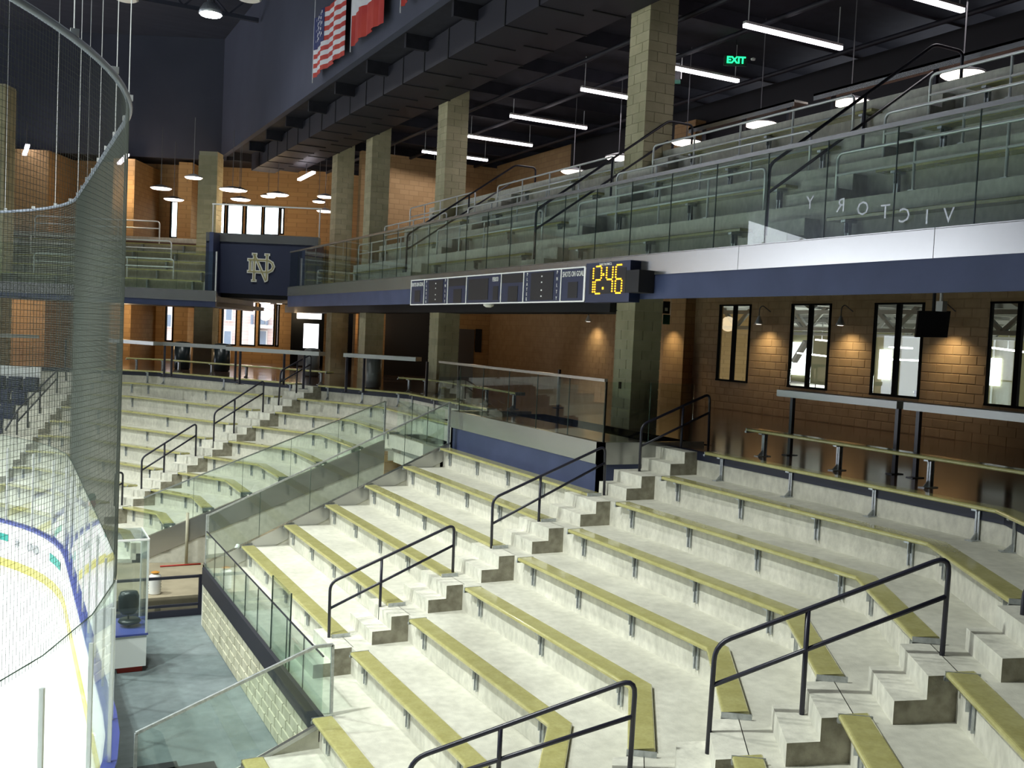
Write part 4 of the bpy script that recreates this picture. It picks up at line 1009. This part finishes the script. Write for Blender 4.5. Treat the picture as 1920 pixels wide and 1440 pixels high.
# interlocking monogram, silver with gold centre
mo = thing('monogram', 'interlocking letters N and D in gold with silver outline on the navy wall', 'emblem', UV(pu(488, 500, NV), NV, pz(488, 528, NV)))
cz = pz(488, 502, NV); cu_ = pu(488, 502, NV); Sc = (pz(488, 475, NV) - pz(488, 529, NV))
def mono(mat, grow, off):
    m = MB()
    def seg(x0, y0, x1, y1, w):
        w = w + grow * 2; d = Vector((x1 - x0, y1 - y0)); L = d.length; d /= L; e = grow
        p = Vector((x0, y0)) - d * e; q = Vector((x1, y1)) + d * e; n = Vector((-d.y, d.x)) * w / 2
        pts = [p + n, p - n, q - n, q + n]
        vs = [UV(cu_ + a.x * Sc, NV - off, cz + a.y * Sc) for a in pts] + [UV(cu_ + a.x * Sc, NV - off + .05, cz + a.y * Sc) for a in pts]
        m.add(vs, [(0, 1, 2, 3), (7, 6, 5, 4), (0, 4, 5, 1), (1, 5, 6, 2), (2, 6, 7, 3), (3, 7, 4, 0)])
    t = .055
    seg(-.20, -.45, -.20, .46, t); seg(.24, -.42, .24, .46, t); seg(-.20, .44, .22, -.46, t)      # N
    for x, y in ((-.20, .46), (.24, .46), (-.20, -.46)): seg(x - .07, y, x + .07, y, .035)
    seg(-.34, -.15, -.34, .26, t); seg(-.42, .26, .28, .26, t); seg(-.42, -.15, .28, -.15, t)      # D
    seg(.28, .26, .42, .18, t); seg(.42, .18, .47, .055, t); seg(.47, .055, .42, -.07, t); seg(.42, -.07, .28, -.15, t)
    return m
build('outline', mono('', .028, .06), M['silverlogo'], mo, 'silver outline'); build('letter_fill', mono('', -.006, .075), M['goldlogo'], mo, 'gold fill')

# ------------------------------------------------------------------ scoreboard on the balcony front
SX = 8.18; SZ0, SZ1 = .60, 1.165
def sy(px, py=540): return at(px, py, X=SX).y
YL, YR = sy(771), sy(1097); YE = sy(1180)
o = thing('scoreboard', 'long navy scoreboard with white outlined cells hanging on the balcony front', 'scoreboard', (8.3, (YL + YR) / 2, SZ0))
m = MB(); m.box((SX, YR, SZ0), (8.36, YL, SZ1)); build('housing', m, M['sbnavy'], o)
m = MB(); t = .022
m.box((SX - .012, YR, SZ0), (SX, YL, SZ0 + t)); m.box((SX - .012, YR, SZ1 - t), (SX, YL, SZ1))
build('outline', m, M['whiteprint'], o)
cells = [771, 796, 840, 875, 940, 982, 1052, 1097]; cy = [sy(c) for c in cells]
for i, y in enumerate(cy):
    m = MB(); m.box((SX - .012, y - (.0 if i == 0 else t * .6) if i else y - t * 1.5, SZ0 + t), (SX, y + (.0 if i == 0 else t * .6) + (t * 1.2 if i == len(cy) - 1 else 0), SZ1 - t)); build('divider', m, M['whiteprint'], o)
def sbt(s, yc, zc, size, xs=.55): text('lettering', s, size, 'whiteprint', (SX - .008, yc, zc), (0, -1, 0), (0, 0, 1), o, ext=.003, bold=.0, xs=xs)
def mod(ya, yb, z0, z1): m = MB(); m.box((SX - .006, yb, z0), (SX, ya, z1)); build('led_module', m, M['sbdark'], o)
H = SZ1 - SZ0
for c0, c1 in ((cy[0], cy[1]), (cy[6], cy[7])):
    w_ = c0 - c1; sbt('SHOTS ON GOAL', (c0 + c1) / 2, SZ0 + H * .80, .125, xs=w_ / 1.12); mod(c0 - w_ * .3, c1 + w_ * .3, SZ0 + H * .12, SZ0 + H * .58)
for c0, c1 in ((cy[1], cy[2]), (cy[5], cy[6])):
    w_ = c0 - c1; mod(c0 - w_ * .2, c1 + w_ * .2, SZ0 + H * .08, SZ0 + H * .92)
    for j, ch in enumerate('PLAYER'): sbt(ch, c0 - w_ * .1, SZ1 - H * (.12 + .152 * j), .085, .8)
    for j, ch in enumerate('PNLTY'): sbt(ch, c1 + w_ * .1, SZ1 - H * (.12 + .19 * j), .085, .8)
    m = MB()
    for zz in (.2, .38, .62, .8): m.box((SX - .01, (c0 + c1) / 2 - .02, SZ0 + H * zz - .012), (SX - .004, (c0 + c1) / 2 + .02, SZ0 + H * zz + .012))
    build('colon_dot', m, M['whiteprint'], o)
for c0, c1 in ((cy[2], cy[3]), (cy[4], cy[5])):
    w_ = c0 - c1; mod(c0 - .03, c1 + .03, SZ0 + H * .66, SZ1 - .04); mod(c0 - w_ * .32, c1 + w_ * .25, SZ0 + H * .06, SZ0 + H * .55)
c0, c1 = cy[3], cy[4]; w_ = c0 - c1
mod(c0 - w_ * .06, c1 + w_ * .36, SZ0 + H * .14, SZ0 + H * .86); mod(c1 + w_ * .22, c1 + w_ * .08, SZ0 + H * .12, SZ0 + H * .58); sbt('PERIOD', c1 + w_ * .16, SZ0 + H * .80, .12, .62)
ck = thing('game_clock', 'navy clock box with amber digits reading 12:46, right of the long scoreboard', 'clock', (8.3, (YR + YE) / 2, SZ0 - .01))
m = MB(); m.box((SX, YE, SZ0 - .01), (8.37, YR - .01, SZ1 + .04)); build('housing', m, M['sbnavy'], ck)
w_ = YR - YE; m = MB(); m.box((SX - .004, YE + w_ * .08, SZ0 + .12), (SX, YR - w_ * .10, SZ1 - .06)); build('led_panel', m, M['sbdark'], ck)
text('lettering', 'DAKTRONICS', .055, 'whiteprint', (SX - .004, (YR + YE) / 2 + .05, SZ1 + .005), (0, -1, 0), (0, 0, 1), ck)
m = MB(); DH = .42; DW = .17; dz = SZ0 + .125
SEGS = {'1': 'bc', '2': 'abged', '4': 'fgbc', '6': 'afgedc'}
def digit(ch, y, mb):
    z0, z1, z2 = dz, dz + DH / 2, dz + DH; a, b = y, y - DW; t = .026; x0, x1 = SX - .014, SX - .004
    def dots(p, q, n):
        for i in range(n):
            yy = p[0] + (q[0] - p[0]) * i / (n - 1); zz = p[1] + (q[1] - p[1]) * i / (n - 1)
            mb.box((x0, yy - t * .42, zz - t * .40), (x1, yy + t * .42, zz + t * .40))
    S_ = dict(a=((a - .03, z2), (b + .03, z2)), b=((b, z2 - .03), (b, z1 + .03)), c=((b, z1 - .03), (b, z0 + .03)), d=((a - .03, z0), (b + .03, z0)), e=((a, z1 - .03), (a, z0 + .03)), f=((a, z2 - .03), (a, z1 + .03)), g=((a - .03, z1), (b + .03, z1)))
    for s_ in SEGS[ch]: dots(*S_[s_], 5)
ym = YR - w_ * .155
digit('1', ym + DW - .05, m); digit('2', ym - .11, m); digit('4', ym - .43, m); digit('6', ym - .43 - .255, m)
for zz in (dz + .29, dz + .08): m.box((SX - .014, ym - .355, zz - .018), (SX - .004, ym - .325, zz + .018))
build('lit_digits', m, M['amber'], ck)
m = MB(); m.box((8.1, YE - .35, SZ0 + .12), (8.37, YE - .02, SZ1 - .12)); tag(build('horn_box', m, M['blackmat']), 'black box fixed right of the amber clock', 'horn')
p = at(916, 573, X=8.3); m = MB(); m.lathe((8.3, p.y, .54), [(.05, 0), (.10, .03), (.11, .09), (.04, .11)], 14); tag(build('security_camera', m, M['white'], smooth=True), 'small white dome camera hanging under the scoreboard', 'camera')

# ------------------------------------------------------------------ flags hanging before the bulkhead
FXX = 8.15
def flag(label, y0, y1, zb, zt, bands, canton=None):
    o = thing('flag', label, 'flag', (FXX, (y0 + y1) / 2, zb), 'flags before the bulkhead')
    n = 14; wv = lambda t: FXX + .05 * math.sin(t * 14) + .03 * math.sin(t * 31)
    def strip(name, ta, tb, za, zb_, mat, dx=0):
        m = MB(); k = max(3, int(n * (tb - ta) + 2)); vs = []
        for i in range(k):
            t = ta + (tb - ta) * i / (k - 1); y = y0 + (y1 - y0) * t; x = wv(t) + dx
            vs += [(x, y, za), (x, y, zb_), (x + .008, y, za), (x + .008, y, zb_)]
        fs = []
        for i in range(k - 1):
            a = 4 * i; fs += [(a, a + 4, a + 5, a + 1), (a + 2, a + 3, a + 7, a + 6), (a, a + 2, a + 6, a + 4), (a + 1, a + 5, a + 7, a + 3)]
        m.add(vs, fs); return build(name, m, M[mat], o)
    z = zt
    for mat, h in bands: strip('stripe', 0, 1, z - h, z, mat); z -= h
    if canton:
        ta, tb, zc = canton; strip('canton', ta, tb, zc, zt, 'cantonblue', -.012)
        m = MB(); nr = int((zt - zc) / .16)
        for r in range(nr):
            for c in range(6 if r % 2 == 0 else 5):
                t = ta + (tb - ta) * ((c + .5 + (.5 if r % 2 else 0)) / 6); y = y0 + (y1 - y0) * t; z = zt - .1 - r * .155; m.box((wv(t) - .02, y - .035, z - .035), (wv(t) - .012, y + .035, z + .035))
        s_ = build('stars', m, M['cloth'], o); s_['kind'] = 'stuff'
    m = MB(); m.tube([(FXX, y0, zb - .15), (FXX, y0, zt + 1.5)], .014, 6); build('cord', m, M['cloth'], o)
    return o
a, b = at(586, 150, X=FXX), at(643, 103, X=FXX); zt_ = at(597, 28, X=FXX).z; hb = (zt_ - b.z) / 13
flag('striped flag of red and white with a starred blue corner', a.y, b.y, b.z, zt_, [('red' if i % 2 == 0 else 'cloth', hb) for i in range(13)], (0, .4, zt_ - hb * 7))
c_, d_ = at(657, 88, X=FXX), at(716, 42, X=FXX)
flag('flag with white band over red band, right of the striped flag', c_.y, d_.y, d_.z, d_.z + 2.0, [('cloth', 1.2), ('red', .8)])
c_, d_ = at(751, 12, X=FXX), at(800, -26, X=FXX)
flag('red flag corner at the top edge of the photo', c_.y, d_.y, c_.z, c_.z + 2.0, [('cloth', 1.0), ('red', 1.0)])

# ------------------------------------------------------------------ high-bay lamps
def highbay(px, py, z, lit, label):
    p = at(px, py, Z=z)
    o = thing('high_bay_lamp', label, 'lamp', p, 'high bay lamps')
    m = MB(); m.lathe(p, [(.36, 0), (.33, .12), (.22, .30), (.12, .36), (.09, .6), (.04, .62)], 24); build('reflector', m, M['galv'], o, smooth=True)
    m = MB(); m.lathe(p - Vector((0, 0, .03)), [(.30, 0), (.33, .03)], 24); build('lit_lens' if lit else 'lens', m, M['hot' if lit else 'white'], o)
    m = MB(); m.tube([p + Vector((0, 0, .6)), Vector((p.x, p.y, ZR))], .015, 6); build('rod', m, M['duct'], o)
highbay(395, 27, 9.4, True, 'glaring lit high-bay lamp at the top of the photo')
highbay(236, -2, 9.4, False, 'ribbed high-bay reflector at the top edge, left of the glaring lamp'); highbay(467, -2, 9.4, False, 'ribbed high-bay reflector at the top edge, right of the glaring lamp')

# far pendants and tubes
for i, (px, py, w_, v) in enumerate([(302, 353, 19, 38), (363, 333, 16, 36), (326, 374, 18, 41), (436, 356, 24, 38), (449, 357, 14, 40), (451, 374, 18, 41), (503, 368, 14, 42), (521, 365, 20, 40), (610, 369, 15, 41), (598, 378, 12, 43), (609, 396, 15, 42)]):
    pendant(UV(pu(px, py, v), v, pz(px, py, v)), w_ * v / 1850, f'small glowing pendant of the far upper floor, {ORD[i]} from the left')
for i, (px, py, w_, v) in enumerate([(425, 551, 7, 41.5), (438, 567, 10, 42.5), (500, 557, 9, 41.5), (519, 560, 12, 41.8), (497, 568, 10, 43), (524, 568, 6, 44)]):
    pendant(UV(pu(px, py, v), v, pz(px, py, v)), w_ * v / 1850, f'glowing pendant under the monogram wall, {ORD[i]} from the left')
for i, (x0, y0, x1, y1) in enumerate([(561, 337, 588, 323), (223, 307, 239, 290), (46, 290, 52, 272)]):
    a = at(x0, y0, Z=6.2); b = at(x1, y1, Z=6.2); o = thing('tube_pendant', ['slanting short tube light left of the fourth column', 'slanting short tube light beside the net edge', 'short tube light behind the net at the far left'][i], 'light', (a + b) / 2, 'hanging tube lights')
    if i: a = at(x0, y0, V=41); b = at(x1, y1, V=43.0)
    m = MB(); m.bar(a, b, .16, .08); build('lit_tube', m, M['tube'], o); m = MB(); c = (a + b) / 2; m.tube([c, c + Vector((0, 0, 1.2))], .015, 6); build('hanger', m, M['door'], o)

# ------------------------------------------------------------------ concourse: gooseneck wall lamps, counters, bins, television, exit signs
def wall_lamp(y, label, z=.62):
    o = thing('gooseneck_lamp', label, 'wall lamp', (WX - .35, y, z), 'gooseneck wall lamps')
    m = MB(); m.tube(rounded([(WX, y, z + .35), (WX - .28, y, z + .5), (WX - .38, y, z + .42), (WX - .38, y, z + .2)], .12), .012, 6); build('arm', m, M['door'], o, smooth=True)
    m = MB(); m.lathe((WX - .38, y, z), [(.115, 0), (.10, .04), (.04, .18), (.03, .22)], 18); build('shade', m, M['chrome'], o, smooth=True)
    m = MB(); m.lathe((WX - .38, y, z - .004), [(.06, 0), (.09, .01)], 14); build('lit_bulb', m, M['disc'], o)
    light('lamp_light', 'SPOT', (WX - .38, y, z - .03), 46, (1.0, .80, .48), .06, (WX - .05, y, z - 1.6), 125, 1.0)
for y, lb in ((8.5, 'gooseneck lamp at the right edge of the window wall'), (14.4, 'gooseneck lamp between the third and fourth windows'), (17.25, 'gooseneck lamp between the second and third tall windows'), (20.1, 'gooseneck lamp between the first and second tall windows'), (25.6, 'gooseneck lamp hidden behind the tallest column'), (28.6, 'gooseneck lamp just left of the tallest column')): wall_lamp(y, lb)
m = MB(); m.box((WX - .35, 23.3, CONC), (WX + .02, 24.3, 6.5)); struct('wall_pilaster', m, M['farwall'])
light('lamp_light', 'SPOT', (WX - .75, 23.8, .6), 40, (1.0, .80, .48), .05, (WX - .45, 23.8, -1.5), 110, 1.0)
for y in (26, 31, 35): light('concourse_fill', 'POINT', (14.6, y, .75), 22, (1.0, .78, .52), .25)  # added fill lights, no fixtures hang here

def counter(label, P, Q, legs, w=.32, z=CONC + 1.08):
    P = Vector(P); Q = Vector(Q); P.z = Q.z = 0; d = (Q - P).normalized(); n = Vector((-d.y, d.x, 0)) * w / 2
    o = thing('drink_counter', label, 'counter', ((P.x + Q.x) / 2, (P.y + Q.y) / 2, CONC), 'standing counters of the concourse')
    m = MB(); m.prism([(P - n)[:2], (Q - n)[:2], (Q + n)[:2], (P + n)[:2]], z - .11, z); build('top', m, M['steeldull'], o)
    for t in legs:
        c = P + d * t
        m = MB(); m.box((c.x - .03, c.y - .03, CONC), (c.x + .03, c.y + .03, z - .1)); m.box((c.x - .12, c.y - .06, CONC), (c.x + .12, c.y + .06, CONC + .012)); build('leg', m, M['black'], o)
counter('steel standing counter under the second tall window', (11.7, 12.62, 0), (11.7, 10.12, 0), (.22, 2.4))
counter('steel standing counter at the right edge, under the television', (11.7, 10.0, 0), (11.7, 6.3, 0), (.15, 3.4))
f = at(650, 728, Z=CONC); k = at(790, 745, Z=CONC)
counter('steel standing counter before the dark opening', at(650, 664, Z=CONC + 1.05), at(785, 672, Z=CONC + 1.05), (.6, 3.6, 6.5))
counter('dull steel counter beside the glass door, on the far concourse', at(430, 652, Z=CONC + 1.05), at(604, 662, Z=CONC + 1.05), (.4, 2.6, 4.0, 6.5))
counter('bright steel counter on the far concourse, left of the far column', at(212, 637, Z=CONC + 1.05), at(296, 643, Z=CONC + 1.05), (.3, 3.0))
counter('bright steel counter before the far corner column', at(309, 643, Z=CONC + 1.05), at(430, 650, Z=CONC + 1.05), (.3, 2.8, 4.6))
counter('bright steel counter behind the net at the far left', at(-40, 626, Z=CONC + 1.05), at(72, 630, Z=CONC + 1.05), (.3, 2.6))
def bin_(px, py, r, h, mat, label):
    p = at(px, py, Z=CONC); o = thing('waste_bin', label, 'bin', p, 'waste bins')
    m = MB(); m.lathe(p, [(r * .86, 0), (r, .05), (r, h * .9)], 22); build('body', m, M[mat], o, smooth=True)
    m = MB(); m.lathe(p + Vector((0, 0, h * .9)), [(r * 1.06, 0), (r * 1.06, .05), (r * .8, .1), (r * .3, .12)], 22); build('lid', m, M[mat], o, smooth=True)
bin_(341, 692, .30, 1.0, 'bin', 'dark round bin left of the far corner column'); bin_(415, 696, .30, 1.0, 'bin', 'dark round bin right of the far corner column')
bin_(584, 706, .26, 1.0, 'greybin', 'grey round bin beside the glass door'); bin_(699, 728, .24, 1.0, 'greybin', 'pale grey bin before the poster pier')
bin_(1735, 806, .30, .95, 'greybin', 'dark grey bin below the television, left of its pair'); bin_(1805, 812, .30, .95, 'greybin', 'dark grey bin below the television, right of its pair')
for i, (px, lb) in enumerate(((1517, 'folded dark table stand against the wall under the second window'), (1598, 'folded dark table stand against the wall between two windows'))):
    p = at(px, 785, Z=CONC); o = thing('table_stand', lb, 'stand', p, 'folded table stands'); w_ = .3
    m = MB(); m.tube(rounded([(p.x, p.y - w_, CONC), (p.x, p.y - w_, CONC + .35), (p.x, p.y + w_, CONC + .35), (p.x, p.y + w_, CONC)], .08), .015, 6); build('foot', m, M['black'], o)
    m = MB(); m.tube([(p.x, p.y - .15, CONC + .35), (p.x, p.y - .15, CONC + .9)], .013, 6); m.tube([(p.x, p.y + .15, CONC + .35), (p.x, p.y + .15, CONC + .9)], .013, 6); build('upright', m, M['black'], o)
# television on a ceiling mount
tp = at(1753, 607, X=15.2); o = thing('television', 'black television tilted on a ceiling mount before the third window', 'television', (tp.x, tp.y, tp.z - .27))
m = MB(); c = Vector(tp); rt_ = Vector((r0.x, r0.y, 0)); n_ = f0 * 1.0
def tvp(a, b, c_): return c + rt_ * a + Vector((0, 0, 1)) * b + n_ * c_
vs = [tvp(a, b, d - b * .25) for d in (0, .07) for (a, b) in ((-.31, -.26), (.27, -.24), (.25, .24), (-.33, .22))]
m.add(vs, [(0, 1, 2, 3), (7, 6, 5, 4), (0, 4, 5, 1), (1, 5, 6, 2), (2, 6, 7, 3), (3, 7, 4, 0)]); build('screen', m, M['blackmat'], o)
m = MB(); m.tube([tvp(0, 0, .1), tvp(0, .9, .1)], .03, 8); build('mount', m, M['blackmat'], o)
p = at(1761, 574, X=14.8); m = MB(); m.box((p.x, p.y - .07, p.z - .09), (p.x + .12, p.y + .07, p.z + .09)); m.box((p.x + .02, p.y - .02, p.z + .05), (p.x + .06, p.y + .02, p.z + .6)); tag(build('speaker', m, M['white']), 'small white speaker hanging above the television', 'speaker')
# signs
p = at(1249, 605, V=20.8); o = thing('hanging_sign', 'dark hanging sign with green lower panel right of the tallest column', 'sign', p)
def vbox(name, px0, py0, px1, py1, v, th, mat, par, lab=None): return pbox(name, px0, py0, px1, py1, v, th, mat, par, lab)
vbox('board', 1243, 565, 1256, 588, 20.8, .05, 'sbdark', o); vbox('green_panel', 1243, 590, 1256, 608, 20.8, .05, 'sign', o); vbox('symbol', 1247, 577, 1252, 583, 20.78, .02, 'whiteprint', o); vbox('rod', 1257, 560, 1258, 592, 20.8, .02, 'chrome', o)
p = at(1272, 125, V=24.0); o = thing('hanging_sign', 'upper hanging sign with a red symbol beside the tallest column', 'sign', p)
vbox('symbol', 1267, 100, 1275, 107, 24, .05, 'whiteprint', o); vbox('red_mark', 1270, 102, 1273, 105, 23.98, .02, 'redpaint', o); vbox('board', 1264, 108, 1276, 150, 24, .05, 'sbdark', o); vbox('emblem', 1265, 118, 1275, 131, 23.98, .02, 'galv', o); vbox('green_panel', 1264, 150, 1276, 157, 24, .05, 'sign', o); vbox('rod', 1277.5, 105, 1279, 148, 24, .02, 'white', o)
def exit_sign(px, py, v, label, s, th=0):
    p = at(px, py, V=v); o = thing('exit_sign', label, 'sign', p, 'green exit signs')
    n = -f0; rt__ = Vector((r0.x, r0.y, 0))
    text('lit_lettering', 'EXIT', s, 'greenlit', p, rt__, (0, 0, 1), o, bold=.008)
    c = p + f0 * .05; m = MB(); k = rt__ * s * 1.25
    m.prism([(c - k)[:2], (c + k)[:2], (c + k + f0 * .04)[:2], (c - k + f0 * .04)[:2]], c.z - s * .55, c.z + s * .55); build('box', m, M['blackmat'], o)
    m = MB(); m.tube([c, c + Vector((0, 0, .9))], .01, 6); build('hanger', m, M['duct'], o)
exit_sign(1380, 113, 24.0, 'green lit exit sign high under the dark ceiling on the right', .22)
exit_sign(727, 357, 42.0, 'tiny green exit sign between the second and third columns', .22)
tag(build('smoke_detector', MB().lathe(at(1412, 113, V=24), [(.05, 0), (.06, .04), (.02, .06)], 10), M['white']), 'small white detector right of the exit sign', 'detector')

# small wall things
tag(build('outlet_plate', MB().box((11.33, 17.0, -.97), (11.35, 17.08, -.83)), M['frame']), 'small outlet plate on the tallest column', 'outlet')
# ------------------------------------------------------------------ rubber walkway: goal judge booth, rail, jug, mats
bl, br_ = at(231, 1259, Z=ICE), at(273, 1259, Z=ICE); bx0, bx1, by = bl.x - .15, br_.x, br_.y
o = thing('goal_booth', 'white box booth with clear acrylic case beside the rink glass', 'booth', ((bx0 + bx1) / 2, by + .5, ICE))
bt = at(273, 1190, Y=by).z
m = MB(); m.box((bx0, by, ICE + .10), (bx1, by + 1.0, bt)); build('base', m, M['board'], o, 'white panelled base')
m = MB(); m.box((bx0 + .05, by + .05, ICE), (bx1 - .05, by + .95, ICE + .1)); build('plinth', m, M['redpaint'], o)
m = MB(); m.box((bx0 - .02, by - .02, bt), (bx1 + .02, by + 1.02, bt + .03)); build('ledge', m, M['cap'], o)
ct = at(271, 1012, Y=by).z
m = MB()
for a_, b_ in (((bx0, by), (bx1, by)), ((bx1, by), (bx1, by + 1.0)), ((bx1, by + 1.0), (bx0, by + 1.0))):
    a_ = Vector((*a_, 0)); b_ = Vector((*b_, 0)); panels(o, a_, b_, bt + .03, ct, 1, mat='rinkglass', edge=False)
m.box((bx0, by, ct), (bx1, by + 1.0, ct + .012)); build('acrylic_top', m, M['rinkglass'], o)
m = MB(); m.bar((bx1 - .01, by + .01, bt), (bx1 - .01, by + .01, ct), .03); m.bar((bx0, by, ct), (bx1, by, ct), .03); m.bar((bx1, by, ct), (bx1, by + 1, ct), .02); m.bar((bx1, by + 1, bt), (bx1, by + 1, ct), .02); build('corner_trim', m, M['white'], o)
c = thing('task_chair', 'black chair seen through the acrylic case of the booth', 'chair', (bx0 + .25, by + .55, bt + .03))
m = MB(); m.sweep([[(bx0 + .25 + .17 * math.cos(t) * w_, by + .5 + .1 * math.sin(t), bt + z) for t in [k * math.pi / 6 for k in range(12)]] for z, w_ in ((.25, .7), (.32, 1), (.55, 1), (.63, .8))], None); build('backrest', m, M['bin'], c, smooth=True)
m = MB(); m.lathe((bx0 + .27, by + .5, bt + .08), [(.16, 0), (.19, .03), (.17, .07)], 16); build('seat', m, M['bin'], c, smooth=True)
m = MB(); m.tube([(bx0 + .27, by + .5, bt + .03), (bx0 + .27, by + .5, bt + .12)], .03, 8); m.tube([(bx0 + .25, by + .5, bt + .1), (bx0 + .25, by + .5, bt + .3)], .015, 8); build('stem', m, M['bin'], c)
RY = at(374, 1152, Z=ICE).y
o = thing('low_railing', 'low dark railing across the walkway before the tunnel', 'railing', (2.7, RY, ICE))
zt = at(380, 1077, Y=RY).z; x1 = at(385, 1077, Y=RY).x; x0 = 1.4
m = MB(); m.box((x0, RY - .03, zt - .05), (x1, RY + .03, zt)); build('top_rail', m, M['black'], o)
m = MB(); m.box((x0, RY - .02, ICE + .2), (x1 + .15, RY + .02, ICE + .25)); build('bottom_rail', m, M['black'], o)
m = MB(); m.box((x0, RY - .03, ICE), (x1 + .15, RY + .03, ICE + .13)); build('kick_board', m, M['black'], o)
for px in (272, 375): x = at(px, 1120, Y=RY).x; m = MB(); m.box((x - .035, RY - .035, ICE), (x + .035, RY + .035, zt)); build('post', m, M['black'], o)
LZ = ICE + .3; p = at(290, 1113, Z=LZ); jy = p.y; o = thing('water_jug', 'white ribbed cooler jug standing behind the low railing', 'jug', (p.x, jy, p.z))
m = MB(); prof = [(.12, 0)]
for i in range(6): prof += [(.13, .02 + i * .06), (.115, .05 + i * .06)]
prof += [(.12, .38), (.05, .42)]; m.lathe((p.x, jy, p.z), prof, 18); build('body', m, M['white'], o, smooth=True)
m = MB(); m.lathe((p.x, jy, p.z + .42), [(.06, 0), (.09, .03), (.03, .05)], 14); build('cap', m, M['orange'], o)
m = MB(); m.prism([(1.4, 20.85), (8.3, 20.85), (8.3, 22.58), (3.0, 24.0), (1.4, 24.4)], ICE, LZ); struct('floor_tunnel_ledge', m, M['ledge'])
p = at(348, 1098, Y=23.6); p.z = LZ; m = MB(); m.tube([(p.x, 23.62, p.z), (p.x, 23.62, p.z + 1.2)], .035, 8); tag(build('drain_pipe', m, M['block'], smooth=True), 'pale vertical pipe on the tunnel wall below the steel band', 'pipe')
m = MB(); m.tube([(p.x - .6, 23.45, p.z + .02), (p.x + .3, 23.45, p.z + .02)], .02, 6); tag(build('hose', m, M['redpaint'], smooth=True), 'red hose lying on the ledge at the foot of the pale pipe', 'hose')
for i, (px, lb) in enumerate(((283, 'black rubber mat at the bottom edge, left one of two'), (355, 'black rubber mat at the bottom edge, right one of two'))):
    p = at(px, 1438, Z=ICE + .02); m = MB(); m.box((p.x - .33, p.y - .9, ICE), (p.x + .33, p.y + .05, ICE + .03)); tag(build('floor_mat', m, M['blackmat']), lb, 'mat', 'floor mats')
p = at(437, 1062, Z=T(0)); m = MB(); m.lathe((p.x + .1, p.y + .1, T(0)), [(.10, 0), (.12, .1), (.11, .25), (.03, .42)], 14)
tag(build('cloth_bundle', m, M['white'], smooth=True), 'white bundled cloth standing behind the low glass guard', 'bundle')
p = at(172, 950, V=22.0); o = thing('goal_lamp', 'green and red goal lamp on the far rink glass', 'lamp', p)
m = MB(); m.lathe(p, [(.07, 0), (.09, .05), (.07, .14)], 12); build('red_lens', m, M['redpaint'], o, smooth=True)
m = MB(); m.lathe(p + Vector((0, 0, .15)), [(.07, 0), (.09, .05), (.06, .14)], 12); build('green_lens', m, M['sign'], o, smooth=True)

# warm fill lights for the far floors, some added where no pendant hangs
for u, v, z, e in ((-11, 42.5, 5.0, 130), (-17, 42, 5.5, 90), (-21.5, 41.0, .4, 110), (-16.5, 41.5, .4, 110), (-9.5, 43, .6, 110), (-12, 44.6, .5, 60), (-5.5, 38.5, .3, 20)):
    light('far_warm_fill', 'POINT', UV(u, v, z), e, (1.0, .72, .42), .3)
